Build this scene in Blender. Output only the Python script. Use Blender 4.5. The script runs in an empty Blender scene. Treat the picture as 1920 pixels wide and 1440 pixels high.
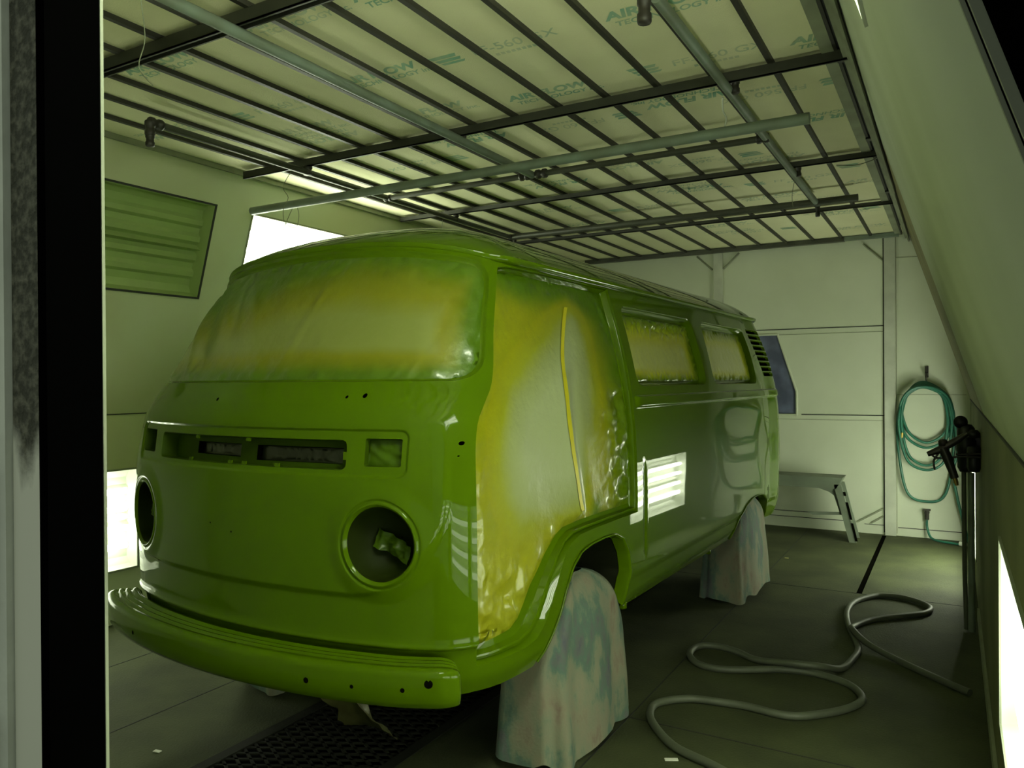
import bpy, bmesh, math, random
import numpy as np
from mathutils import Vector, Matrix, noise
from mathutils.geometry import delaunay_2d_cdt

random.seed(7)
SC = bpy.context.scene
COL = SC.collection
PI = math.pi

# ------------------------------------------------------------------ materials
def new_mat(name):
    m = bpy.data.materials.new(name); m.use_nodes = True
    nt = m.node_tree
    return m, nt, nt.nodes['Principled BSDF']

def setp(b, **k):
    for n, v in k.items():
        b.inputs[n.replace('_', ' ')].default_value = v

def mat(name, col, rough=.6, metal=0., coat=0., coat_r=.03, spec=.5, var=0., scale=4., bump=0., bscale=60., col2=None, detail=5., emis=None, es=0.):
    m, nt, b = new_mat(name)
    c = (*col, 1)
    setp(b, Base_Color=c, Roughness=rough, Metallic=metal)
    b.inputs['Coat Weight'].default_value = coat
    b.inputs['Coat Roughness'].default_value = coat_r
    b.inputs['Specular IOR Level'].default_value = spec
    if emis:
        b.inputs['Emission Color'].default_value = (*emis, 1); b.inputs['Emission Strength'].default_value = es
    L = nt.links
    if var or bump:
        tc = nt.nodes.new('ShaderNodeTexCoord')
    if var:
        n = nt.nodes.new('ShaderNodeTexNoise'); n.inputs['Scale'].default_value = scale; n.inputs['Detail'].default_value = detail
        L.new(tc.outputs['Object'], n.inputs['Vector'])
        r = nt.nodes.new('ShaderNodeValToRGB')
        r.color_ramp.elements[0].position = .35; r.color_ramp.elements[1].position = .68
        c2 = col2 if col2 else tuple(x * (1 - var) for x in col)
        r.color_ramp.elements[0].color = (*c2, 1); r.color_ramp.elements[1].color = c
        L.new(n.outputs['Fac'], r.inputs['Fac']); L.new(r.outputs['Color'], b.inputs['Base Color'])
    if bump:
        n2 = nt.nodes.new('ShaderNodeTexNoise'); n2.inputs['Scale'].default_value = bscale; n2.inputs['Detail'].default_value = 4
        L.new(tc.outputs['Object'], n2.inputs['Vector'])
        bp = nt.nodes.new('ShaderNodeBump'); bp.inputs['Strength'].default_value = bump; bp.inputs['Distance'].default_value = .01
        L.new(n2.outputs['Fac'], bp.inputs['Height']); L.new(bp.outputs['Normal'], b.inputs['Normal'])
    return m

M = {}
def jambdirt():
    """white painted lining whose upper stretch is crusted with old adhesive"""
    m, nt, b = new_mat('door_lining_dirty'); L = nt.links
    tc = nt.nodes.new('ShaderNodeTexCoord')
    n = nt.nodes.new('ShaderNodeTexNoise'); n.inputs['Scale'].default_value = 14; n.inputs['Detail'].default_value = 6
    mp = nt.nodes.new('ShaderNodeMapping'); mp.inputs['Scale'].default_value = (1, 1, .35); L.new(tc.outputs['Object'], mp.inputs[0]); L.new(mp.outputs[0], n.inputs['Vector'])
    sx = nt.nodes.new('ShaderNodeSeparateXYZ'); L.new(tc.outputs['Object'], sx.inputs[0])
    a = nt.nodes.new('ShaderNodeMath'); a.operation = 'MULTIPLY_ADD'; L.new(n.outputs['Fac'], a.inputs[0]); a.inputs[1].default_value = .55; L.new(sx.outputs['Z'], a.inputs[2])
    mr = nt.nodes.new('ShaderNodeMapRange'); mr.inputs['From Min'].default_value = 1.56; mr.inputs['From Max'].default_value = 1.66; L.new(a.outputs[0], mr.inputs['Value'])
    n2 = nt.nodes.new('ShaderNodeTexNoise'); n2.inputs['Scale'].default_value = 90; n2.inputs['Detail'].default_value = 6; L.new(tc.outputs['Object'], n2.inputs['Vector'])
    r = nt.nodes.new('ShaderNodeValToRGB'); r.color_ramp.elements[0].position = .42; r.color_ramp.elements[1].position = .72
    r.color_ramp.elements[0].color = (.045, .047, .028, 1); r.color_ramp.elements[1].color = (.17, .17, .115, 1); L.new(n2.outputs['Fac'], r.inputs['Fac'])
    mx = nt.nodes.new('ShaderNodeMix'); mx.data_type = 'RGBA'; mx.inputs['A'].default_value = (.62, .63, .50, 1)
    L.new(mr.outputs[0], mx.inputs['Factor']); L.new(r.outputs['Color'], mx.inputs['B']); L.new(mx.outputs['Result'], b.inputs['Base Color'])
    bp = nt.nodes.new('ShaderNodeBump'); bp.inputs['Distance'].default_value = .01; L.new(n2.outputs['Fac'], bp.inputs['Height']); L.new(mr.outputs[0], bp.inputs['Strength']); L.new(bp.outputs['Normal'], b.inputs['Normal'])
    setp(b, Roughness=.9)
    return m
M['paint'] = mat('lime_paint', (.064, .121, .0002), .5, coat=.9, coat_r=.018, spec=.02)
M['paint'].node_tree.nodes['Principled BSDF'].inputs['Coat IOR'].default_value = 1.28
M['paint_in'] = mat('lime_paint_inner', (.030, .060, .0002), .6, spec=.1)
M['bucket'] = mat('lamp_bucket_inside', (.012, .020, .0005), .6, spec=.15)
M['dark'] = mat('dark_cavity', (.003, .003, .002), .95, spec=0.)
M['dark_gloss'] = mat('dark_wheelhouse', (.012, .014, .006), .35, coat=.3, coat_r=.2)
M['tyre'] = mat('tyre', (.02, .02, .02), .8)
M['wall'] = mat('booth_wall_paint', (.66, .73, .53), .5, var=.16, scale=1.0, col2=(.60, .62, .38))
M['wall_far'] = mat('booth_wall_back', (.70, .745, .59), .5, var=.15, scale=1.6, col2=(.62, .665, .51))
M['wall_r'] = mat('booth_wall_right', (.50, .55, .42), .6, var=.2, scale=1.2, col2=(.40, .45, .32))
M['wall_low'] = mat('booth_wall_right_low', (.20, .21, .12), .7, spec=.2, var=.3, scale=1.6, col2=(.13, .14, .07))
M['wall_brown'] = mat('booth_wall_right_brown', (.22, .20, .09), .6, var=.3, scale=2.2, col2=(.15, .14, .06))  # browner tone for the far stretch of the sloped right wall
M['seam'] = mat('seam_dark', (.03, .035, .03), .8)
M['trim_w'] = mat('trim_white', (.60, .63, .52), .5, var=.2, scale=6)
M['trim_o'] = mat('trim_olive', (.30, .33, .22), .6, var=.3, scale=5)
M['media'] = mat('filter_media', (.80, .80, .53), .95, spec=.05, var=.1, scale=2.2, col2=(.73, .72, .46), bump=.25, bscale=160.)
M['print'] = mat('teal_print', (.22, .42, .30), .9, spec=.05, var=.35, scale=9., col2=(.44, .54, .36))
M['print_l'] = mat('teal_print_faint', (.42, .53, .36), .9, spec=.05, var=.5, scale=9., col2=(.62, .64, .43))
M['bar'] = mat('grid_bar', (.028, .028, .018), .6, var=.3, scale=8)
M['beam'] = mat('beam_steel', (.035, .038, .026), .55, var=.4, scale=5)
M['pipe'] = mat('pipe_grey', (.17, .22, .175), .5, var=.3, scale=6, col2=(.125, .15, .105))
M['pipe_d'] = mat('pipe_dark', (.055, .06, .04), .5, var=.3, scale=6)
M['fitting'] = mat('pipe_fitting', (.03, .027, .02), .55, var=.4, scale=12)
M['wire'] = mat('wire', (.20, .22, .14), .5)
M['concrete'] = mat('floor_steel', (.056, .067, .025), .8, spec=.3, var=.42, scale=3.1, bump=.35, bscale=95.)
M['floor_seam'] = mat('floor_seam', (.012, .014, .009), .8)
M['grate'] = mat('grate_steel', (.014, .015, .010), .7, spec=.15)
M['pit'] = mat('pit', (.004, .004, .004), .9)
M['hose'] = mat('hose_grey', (.085, .097, .062), .55, var=.25, scale=9)
M['hose_g'] = mat('hose_green', (.025, .15, .10), .4, var=.25, scale=9)
M['black'] = mat('black_plastic', (.008, .008, .008), .45)
M['gunmetal'] = mat('gun_metal', (.05, .045, .04), .4, metal=.6)
M['brass'] = mat('brass', (.55, .38, .10), .35, metal=.8)
M['rubber'] = mat('black_rubber', (.0008, .0008, .0008), 1., spec=0.)
M['jambdirt'] = jambdirt()
M['jambwhite'] = mat('door_edge_white', (.62, .65, .53), .7, var=.2, scale=9, bump=.15, bscale=60)
M['tubeframe'] = mat('lamp_frame', (.30, .33, .24), .5)
M['reflector'] = mat('lamp_reflector', (.85, .88, .78), .4)
M['reflector_off'] = mat('lamp_reflector_off', (.38, .50, .19), .5, var=.15, scale=3)
M['trestle'] = mat('grey_metal', (.15, .18, .13), .5, var=.3, scale=5)
M['white'] = mat('white_bits', (.75, .76, .66), .6)
M['gold'] = mat('yellow_bit', (.5, .45, .15), .5)

def lamp_mat(name, s):
    m, nt, b = new_mat(name)
    e = nt.nodes.new('ShaderNodeEmission'); e.inputs[0].default_value = (.92, 1., .76, 1); e.inputs[1].default_value = s
    nt.links.new(e.outputs[0], nt.nodes['Material Output'].inputs[0])
    return m
M['tube'] = lamp_mat('fluorescent_tube', 66.); M['tube_back'] = lamp_mat('fluorescent_tube_back', 58.); M['tube_front'] = lamp_mat('fluorescent_tube_front', 76.); M['tube_right'] = lamp_mat('fluorescent_tube_right', 21.); M['tube_low'] = lamp_mat('fluorescent_tube_dim', 16.)

def glass_mat():
    m, nt, b = new_mat('blue_glass')
    tc = nt.nodes.new('ShaderNodeTexCoord')
    n = nt.nodes.new('ShaderNodeTexNoise'); n.inputs['Scale'].default_value = 5; n.inputs['Detail'].default_value = 5
    r = nt.nodes.new('ShaderNodeValToRGB')
    r.color_ramp.elements[0].position = .38; r.color_ramp.elements[1].position = .72
    r.color_ramp.elements[0].color = (.065, .075, .125, 1); r.color_ramp.elements[1].color = (.15, .17, .27, 1)
    nt.links.new(tc.outputs['Object'], n.inputs['Vector']); nt.links.new(n.outputs['Fac'], r.inputs['Fac'])
    nt.links.new(r.outputs['Color'], b.inputs['Base Color'])
    setp(b, Roughness=.3)
    return m
M['blue'] = glass_mat()

def film_mat(name, stops, rough=.33, nscale=5., namp=.10, fine=.25, coat=.35):
    """masking film: the colour follows the point attribute 'spray' (how much overspray landed there)"""
    m, nt, b = new_mat(name)
    L = nt.links
    a = nt.nodes.new('ShaderNodeAttribute'); a.attribute_name = 'spray'
    tc = nt.nodes.new('ShaderNodeTexCoord')
    n = nt.nodes.new('ShaderNodeTexNoise'); n.inputs['Scale'].default_value = nscale; n.inputs['Detail'].default_value = 5
    L.new(tc.outputs['Object'], n.inputs['Vector'])
    ma = nt.nodes.new('ShaderNodeMath'); ma.operation = 'MULTIPLY_ADD'
    L.new(n.outputs['Fac'], ma.inputs[0]); ma.inputs[1].default_value = namp * 2
    ad = nt.nodes.new('ShaderNodeMath'); ad.operation = 'SUBTRACT'; ad.inputs[1].default_value = namp
    L.new(a.outputs['Fac'], ad.inputs[0]); L.new(ad.outputs[0], ma.inputs[2])
    r = nt.nodes.new('ShaderNodeValToRGB')
    el = r.color_ramp.elements
    while len(el) < len(stops): el.new(.5)
    for e, (p, c) in zip(el, stops): e.position = p; e.color = (*c, 1)
    L.new(ma.outputs[0], r.inputs['Fac']); L.new(r.outputs['Color'], b.inputs['Base Color'])
    n2 = nt.nodes.new('ShaderNodeTexNoise'); n2.inputs['Scale'].default_value = 26; n2.inputs['Detail'].default_value = 5
    L.new(tc.outputs['Object'], n2.inputs['Vector'])
    bp = nt.nodes.new('ShaderNodeBump'); bp.inputs['Strength'].default_value = fine; bp.inputs['Distance'].default_value = .01
    L.new(n2.outputs['Fac'], bp.inputs['Height']); L.new(bp.outputs['Normal'], b.inputs['Normal'])
    setp(b, Roughness=rough); b.inputs['Coat Weight'].default_value = coat; b.inputs['Coat Roughness'].default_value = .08
    return m
GREY = (.205, .235, .055); YEL = (.20, .20, .001); YG = (.12, .145, .002); GRN = (.058, .125, .0003)
M['film_ws'] = film_mat('windshield_film', coat=.6, fine=.3, stops=[(0, GREY), (.30, GREY), (.50, (.185, .195, .004)), (.66, (.145, .170, .001)), (.86, (.070, .135, .0004)), (1, GRN)])
M['film_side'] = film_mat('side_window_film', [(0, (.50, .53, .17)), (.30, (.50, .53, .15)), (.55, (.46, .47, .02)), (.8, (.20, .27, .003)), (1, GRN)], nscale=7, fine=.5, coat=.9)
M['film_door'] = film_mat('door_paper', [(0, (.34, .385, .20)), (.30, (.28, .32, .12)), (.50, (.25, .275, .012)), (.70, (.25, .255, .0003)), (.90, (.105, .165, .0003)), (1, GRN)], nscale=6, namp=.09, fine=.35, rough=.38, coat=.4)
M['film_bit'] = mat('green_film', (.05, .10, .002), .4, coat=.1, coat_r=.15, spec=.15, var=.4, scale=9)
M['bag'] = mat('yellowed_plastic', (.12, .125, .04), .4, coat=.15, coat_r=.15, var=.4, scale=14)

def cover_mat():
    m, nt, b = new_mat('wheel_cover_cloth')
    L = nt.links
    tc = nt.nodes.new('ShaderNodeTexCoord')
    mp = nt.nodes.new('ShaderNodeMapping'); mp.inputs['Scale'].default_value = (1.6, 1.6, .8)
    L.new(tc.outputs['Object'], mp.inputs['Vector'])
    n = nt.nodes.new('ShaderNodeTexNoise'); n.inputs['Scale'].default_value = 4.2; n.inputs['Detail'].default_value = 5; n.inputs['Roughness'].default_value = .6
    L.new(mp.outputs[0], n.inputs['Vector'])
    r = nt.nodes.new('ShaderNodeValToRGB'); el = r.color_ramp.elements
    cols = [(.28, (.062, .056, .100)), (.38, (.095, .108, .098)), (.45, (.075, .130, .095)), (.52, (.165, .180, .118)), (.60, (.190, .180, .120)), (.70, (.150, .105, .078))]
    while len(el) < len(cols): el.new(.5)
    for e, (p, c) in zip(el, cols): e.position = p; e.color = (*c, 1)
    L.new(n.outputs['Fac'], r.inputs['Fac']); L.new(r.outputs['Color'], b.inputs['Base Color'])
    n2 = nt.nodes.new('ShaderNodeTexNoise'); n2.inputs['Scale'].default_value = 90
    L.new(tc.outputs['Object'], n2.inputs['Vector'])
    bp = nt.nodes.new('ShaderNodeBump'); bp.inputs['Strength'].default_value = .25; bp.inputs['Distance'].default_value = .005
    L.new(n2.outputs['Fac'], bp.inputs['Height']); L.new(bp.outputs['Normal'], b.inputs['Normal'])
    setp(b, Roughness=.85)
    return m
M['cover'] = cover_mat()

# ------------------------------------------------------------------ object helpers
def link(o, parent=None):
    COL.objects.link(o)
    if parent is not None: o.parent = parent
    return o

def tag(o, label, cat, group=None, kind=None):
    o['label'] = label; o['category'] = cat
    if group: o['group'] = group
    if kind: o['kind'] = kind
    return o

def empty(name, loc, rz=0., label=None, cat=None, group=None):
    o = bpy.data.objects.new(name, None); o.location = loc; o.rotation_euler = (0, 0, rz); o.empty_display_size = .1
    link(o)
    if label: tag(o, label, cat, group)
    return o

class MB:
    """collects geometry, builds ONE mesh object"""
    def __init__(s): s.v = []; s.f = []; s.m = []; s.sm = []; s.n = {}; s.att = {}; s.mats = []
    def mi(s, m):
        if m not in s.mats: s.mats.append(m)
        return s.mats.index(m)
    def add(s, verts, faces, m, smooth=True, normals=None, att=None):
        o = len(s.v); k = s.mi(m)
        s.v.extend([tuple(p) for p in verts])
        for f in faces: s.f.append(tuple(i + o for i in f)); s.m.append(k); s.sm.append(smooth)
        if normals is not None:
            for i, nn in enumerate(normals): s.n[o + i] = tuple(nn)
        if att is not None:
            for i, a in enumerate(att): s.att[o + i] = float(a)
        return s
    def box(s, lo, hi, m, R=None):
        x0, y0, z0 = lo; x1, y1, z1 = hi
        p = [(x0, y0, z0), (x1, y0, z0), (x1, y1, z0), (x0, y1, z0), (x0, y0, z1), (x1, y0, z1), (x1, y1, z1), (x0, y1, z1)]
        if R is not None: p = [tuple(R @ Vector(q)) for q in p]
        return s.add(p, [(0, 3, 2, 1), (4, 5, 6, 7), (0, 1, 5, 4), (1, 2, 6, 5), (2, 3, 7, 6), (3, 0, 4, 7)], m, smooth=False)
    def prism(s, pts, vec, m, smooth=False):
        n = len(pts); vec = Vector(vec)
        p = [Vector(q) for q in pts]; p2 = [q + vec for q in p]
        f = [tuple(range(n))[::-1], tuple(range(n, 2 * n))] + [(i, (i + 1) % n, n + (i + 1) % n, n + i) for i in range(n)]
        return s.add(p + p2, f, m, smooth)
    def tube(s, pts, r, m, seg=10, caps=True, radii=None):
        P = [Vector(p) for p in pts]; n = len(P)
        T = []
        for i in range(n):
            a = P[max(i - 1, 0)]; b = P[min(i + 1, n - 1)]; t = (b - a); T.append(t.normalized() if t.length > 1e-9 else Vector((0, 0, 1)))
        up = Vector((0, 0, 1)) if abs(T[0].z) < .9 else Vector((1, 0, 0))
        u = T[0].cross(up).normalized(); vs = []
        for i in range(n):
            u = (u - T[i] * u.dot(T[i])); u = u.normalized() if u.length > 1e-6 else T[i].orthogonal().normalized()
            w = T[i].cross(u); rr = radii[i] if radii else r
            for k in range(seg):
                a = 2 * PI * k / seg; vs.append(P[i] + (u * math.cos(a) + w * math.sin(a)) * rr)
        fs = [(i * seg + k, i * seg + (k + 1) % seg, (i + 1) * seg + (k + 1) % seg, (i + 1) * seg + k) for i in range(n - 1) for k in range(seg)]
        s.add(vs, fs, m, True)
        if caps:
            s.add(vs[:seg], [tuple(range(seg))[::-1]], m, False); s.add(vs[-seg:], [tuple(range(seg))], m, False)
        return s
    def lathe(s, prof, m, M4=None, seg=20):
        """prof: list of (r, z) turned about z; M4 places it"""
        vs = []; fs = []
        for r, z in prof:
            for k in range(seg):
                a = 2 * PI * k / seg; q = Vector((r * math.cos(a), r * math.sin(a), z)); vs.append(M4 @ q if M4 else q)
        for i in range(len(prof) - 1):
            for k in range(seg): fs.append((i * seg + k, i * seg + (k + 1) % seg, (i + 1) * seg + (k + 1) % seg, (i + 1) * seg + k))
        return s.add(vs, fs, m, True)
    def build(s, name, parent=None, sharp=None):
        me = bpy.data.meshes.new(name); me.from_pydata(s.v, [], s.f)
        for m in s.mats: me.materials.append(m)
        me.polygons.foreach_set('material_index', s.m); me.polygons.foreach_set('use_smooth', s.sm)
        if s.att:
            a = me.attributes.new('spray', 'FLOAT', 'POINT')
            a.data.foreach_set('value', [s.att.get(i, 0.) for i in range(len(s.v))])
        me.update()
        if sharp is not None:
            me.set_sharp_from_angle(angle=math.radians(sharp))
        if s.n:
            ln = [s.n.get(l.vertex_index, (0., 0., 0.)) for l in me.loops]
            me.normals_split_custom_set(ln)
        o = bpy.data.objects.new(name, me)
        return link(o, parent)

def struct(o):
    o['kind'] = 'structure'; return o

def crom(pts, per=8, closed=False):
    P = [Vector(p) for p in pts]; n = len(P); out = []
    for i in range(n if closed else n - 1):
        if closed: a, b, c, d = P[i - 1], P[i], P[(i + 1) % n], P[(i + 2) % n]
        else: a, b, c, d = P[max(i - 1, 0)], P[i], P[i + 1], P[min(i + 2, n - 1)]
        for k in range(per):
            t = k / per
            out.append(.5 * ((2 * b) + (c - a) * t + (2 * a - 5 * b + 4 * c - d) * t * t + (3 * b - a - 3 * c + d) * t ** 3))
    if not closed: out.append(P[-1])
    return out

def copy_tree(o, parent=None):
    c = o.copy(); COL.objects.link(c)
    if parent is not None: c.parent = parent
    for ch in list(o.children): copy_tree(ch, c)
    return c

# ------------------------------------------------------------------ camera (solved from the vanishing points)
F_PX = 1437.1; CAM_Z = 1.43
yaw, pitch, roll = [math.radians(a) for a in (29.9265, -.2, .382)]
fw = Vector((-math.sin(yaw) * math.cos(pitch), math.cos(yaw) * math.cos(pitch), math.sin(pitch)))
rt = Vector((math.cos(yaw), math.sin(yaw), 0)); dn = fw.cross(rt)
r2 = rt * math.cos(roll) + dn * math.sin(roll); d2 = -rt * math.sin(roll) + dn * math.cos(roll)
cam = bpy.data.cameras.new('camera'); cam.sensor_width = 36; cam.lens = F_PX / 1920 * 36; cam.clip_start = .02
co = bpy.data.objects.new('camera', cam); COL.objects.link(co)
up = -d2; bk = -fw
co.matrix_world = Matrix(((r2.x, up.x, bk.x, 0), (r2.y, up.y, bk.y, 0), (r2.z, up.z, bk.z, CAM_Z), (0, 0, 0, 1)))
SC.camera = co
# ================================================================== ROOM
ZC = 2.755; YB = 7.8; YF = .51; ZB = 1.25; SL = .317
XL, XR = -4.33, .13
def xl(z): return XL + SL * (z - ZB) if z > ZB else XL
def xr(z): return XR - SL * (z - ZB) if z > ZB else XR

def panel(mb, org, u, v, U, V, holes, m, regions=()):
    """flat sheet org + a*u + b*v over U x V with rectangular openings; regions = (u0,u1,v0,v1,material)"""
    org, u, v = Vector(org), Vector(u), Vector(v)
    us = sorted(set([U[0], U[1]] + [x for h in holes for x in h[:2]] + [x for h in regions for x in h[:2]]))
    vs = sorted(set([V[0], V[1]] + [x for h in holes for x in h[2:4]] + [x for h in regions for x in h[2:4]]))
    for i in range(len(us) - 1):
        for j in range(len(vs) - 1):
            cu, cv = (us[i] + us[i + 1]) / 2, (vs[j] + vs[j + 1]) / 2
            if any(h[0] < cu < h[1] and h[2] < cv < h[3] for h in holes): continue
            mm = m
            for r in regions:
                if r[0] < cu < r[1] and r[2] < cv < r[3]: mm = r[4]
            mb.add([org + u * a + v * b for a, b in ((us[i], vs[j]), (us[i + 1], vs[j]), (us[i + 1], vs[j + 1]), (us[i], vs[j + 1]))], [(0, 1, 2, 3)], mm, False)
    return mb

# floor: steel plates with a grated pit down the middle
fl = MB()
GX0, GX1, GY0, GY1 = -2.43, -1.83, 1.3, 7.0
panel(fl, (0, 0, 0), (1, 0, 0), (0, 1, 0), (-4.7, .6), (-1.3, 7.95), [(GX0, GX1, GY0, GY1), (-.567, -.533, 5.57, 7.74)], M['concrete'])
floor = struct(fl.build('floor'))
sm = MB()
for y in (3.06, 5.57):
    for a, b in ((-4.33, GX0 - .02), (GX1 + .02, .12)): sm.box((a, y - .003, .0), (b, y + .003, .0015), M['floor_seam'])
for x in (-1.2, -3.0, -3.7): sm.box((x - .003, .6, .0), (x + .003, 7.79, .0015), M['floor_seam'])
sm.build('floor_seam', floor)
pb = MB()
panel(pb, (0, 0, -.35), (1, 0, 0), (0, 1, 0), (GX0, GX1), (GY0, GY1), [], M['pit'])
for a, b in (((GX0, GY0), (GX1, GY0)), ((GX1, GY0), (GX1, GY1)), ((GX1, GY1), (GX0, GY1)), ((GX0, GY1), (GX0, GY0))):
    pb.add([(a[0], a[1], -.35), (b[0], b[1], -.35), (b[0], b[1], 0), (a[0], a[1], 0)], [(0, 1, 2, 3)], M['pit'], False)
pb.box((-.60, 5.55, -.012), (-.50, 7.78, -.006), M['dark'])
pb.build('floor_pit', floor)
gr = MB()
for i in range(int((GY1 - GY0) / 1.2)):
    pass
sp = .052
for k in range(int((3.9 - GY0 + .6) / sp)):
    y0 = GY0 + k * sp
    for sgn in (1, -1):
        xa, xb = (GX0, GX1) if sgn > 0 else (GX1, GX0)
        ya, yb = y0 - .32, y0 + .0
        t0 = max(0, (GY0 - ya) / (yb - ya))
        if t0 >= 1: continue
        p0 = Vector((xa + (xb - xa) * t0, ya + (yb - ya) * t0, -.006)); p1 = Vector((xb, yb, -.006))
        d = (p1 - p0).normalized(); n = Vector((-d.y, d.x, 0)) * .006
        gr.prism([p0 - n, p1 - n, p1 + n, p0 + n], (0, 0, .006), M['grate'])
panel(gr, (0, 0, -.01), (1, 0, 0), (0, 1, 0), (GX0, GX1), (3.9, GY1), [], M['grate'])
for x in (GX0 - .03, GX1 - .02, ): gr.box((x, GY0, -.01), (x + .05, GY1, .004), M['grate'])
grate = tag(gr.build('floor_grate'), 'dark expanded metal grate in the floor under the green van', 'grate')

# lamp openings, as (y0, y1, z0, z1, lit)
UP_L = [(1.93, 3.18, 1.97, 2.52), (3.475, 4.72, 1.97, 2.52)]
UP_R = [(.62, 1.54, 2.09, 2.6)]
LOW_L = [(1.66, 2.91, .32, .91)]
LOW_R = [(.62, 1.54, .32, .91), (1.66, 2.91, .32, .91), (5.95, 7.2, .22, .81)]
SLN = math.sqrt(1 + SL * SL)
def wall_side(side):
    mb = MB(); s = -1 if side == 'left' else 1
    X0 = XL if s < 0 else XR
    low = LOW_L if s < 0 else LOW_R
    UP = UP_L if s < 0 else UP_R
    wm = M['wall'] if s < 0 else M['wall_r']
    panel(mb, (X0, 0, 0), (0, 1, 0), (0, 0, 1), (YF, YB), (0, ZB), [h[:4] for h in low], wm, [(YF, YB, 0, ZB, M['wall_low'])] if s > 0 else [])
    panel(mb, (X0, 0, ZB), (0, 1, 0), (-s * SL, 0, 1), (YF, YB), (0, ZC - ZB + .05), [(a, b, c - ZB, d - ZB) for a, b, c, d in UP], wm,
          [(4.4, YB, 0, 1.5, M['wall_brown'])] if s > 0 else [])
    w = struct(mb.build('wall_' + side))
    t = MB()
    t.box((X0 - .006 * (1 if s > 0 else 0), YF, ZB - .004), (X0 + .006 * (1 if s < 0 else 0), YB, ZB + .002), M['seam'])
    t.build('wall_seam', w)
    return w
wall_left = wall_side('left'); wall_right = wall_side('right')

def fixture(side, y0, y1, z0, z1, lit, label):
    s = -1 if side == 'left' else 1
    up_ = z0 > ZB
    v = Vector((-s * SL, 0, 1)).normalized() if up_ else Vector((0, 0, 1))
    u = Vector((0, 1, 0))
    w = Vector((-s, 0, 0)) if not up_ else Vector((-s, 0, -SL)).normalized()    # towards the room
    X = (xl if s < 0 else xr)
    H = (z1 - z0) * (SLN if up_ else 1); L = y1 - y0
    org = Vector((X((z0 + z1) / 2), (y0 + y1) / 2, (z0 + z1) / 2))
    R = Matrix((( u.x, v.x, w.x, org.x), (u.y, v.y, w.y, org.y), (u.z, v.z, w.z, org.z), (0, 0, 0, 1)))
    root = empty('light_fixture', org, 0, label, 'light fixture', 'wall light fixtures of the booth')
    inv = Matrix.Translation(-org)
    T = lambda p: inv @ (R @ Vector(p))
    h, l, dp = H / 2, L / 2, .10
    hb = MB(); rm = M['reflector'] if lit else M['reflector_off']
    def q(a, b, c, d): hb.add([T(a), T(b), T(c), T(d)], [(0, 1, 2, 3)], rm, False)
    # ribbed back reflector profile across v
    prof = [(-h, 0), (-h + .01, -dp + .03), (-h + .05, -dp)]
    for c in (-h * .56, -h * .20, h * .20, h * .56):
        prof += [(c - .035, -dp), (c - .015, -dp + .022), (c + .015, -dp + .022), (c + .035, -dp)]
    prof += [(h - .05, -dp), (h - .01, -dp + .03), (h, 0)]
    prof.insert(11, (0 - .02, -dp)); prof.insert(12, (0, -dp + .045)); prof.insert(13, (0 + .02, -dp))
    vs = [T((-l, a, b)) for a, b in prof] + [T((l, a, b)) for a, b in prof]; n = len(prof)
    hb.add(vs, [(i, i + 1, n + i + 1, n + i) for i in range(n - 1)], rm, False)
    hb.add([T((-l, a, b)) for a, b in prof], [tuple(range(n))], rm, False)
    hb.add([T((l, a, b)) for a, b in prof], [tuple(range(n))[::-1]], rm, False)
    hb.build('reflector', root)
    fb = MB()
    for a0, a1, b0, b1 in ((-l - .012, l + .012, -h - .012, -h), (-l - .012, l + .012, h, h + .012), (-l - .012, -l, -h, h), (l, l + .012, -h, h)):
        fb.prism([T((a0, b0, 0)), T((a1, b0, 0)), T((a1, b1, 0)), T((a0, b1, 0))], inv.to_3x3() @ (w * .006), M['tubeframe'] if lit else M['seam'])
    fb.build('frame', root)
    if lit:
        for c in (-h * .56, -h * .20, h * .20, h * .56):
            tb = MB(); tb.tube([T((-l + .04, c, -.045)), T((l - .04, c, -.045))], .019, M[('tube_front' if y0 < 1 else 'tube') if up_ else ('tube_back' if y0 > 4 else 'tube_low' if s < 0 else 'tube_right')], seg=10)
            tb.build('lamp_tube', root)
    return root
fixture('left', *UP_L[0], False, 'unlit ribbed light fixture high on the left wall beside the door post')
fixture('left', *UP_L[1], True, 'glowing white light fixture high on the left wall above the van roof')
fixture('left', *LOW_L[0], True, 'glowing white light fixture low on the left wall beside the van nose')
fixture('right', *UP_R[0], True, 'lit light fixture high on the sloped right wall beside the doorway')
fixture('right', *LOW_R[0], True, 'lit light fixture low on the right wall right beside the doorway')
fixture('right', *LOW_R[1], True, 'lit light fixture low on the right wall nearer the front, seen as a bright sliver')
fixture('right', *LOW_R[2], True, 'lit light fixture low on the right wall nearest the back wall')

# ceiling: filter media, grid bars, printed lettering
cb = MB()
cb.box((xl(ZC) - .06, YF, ZC), (xr(ZC) + .06, YB, ZC + .04), M['media'])
ceiling = struct(cb.build('ceiling'))
for k in range(14):
    x = -3.595 + .2455 * k
    b = MB(); b.box((x - .011, YF, ZC - .02), (x + .011, YB - .02, ZC + .002), M['bar']); b.build('grid_bar', ceiling)

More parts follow.
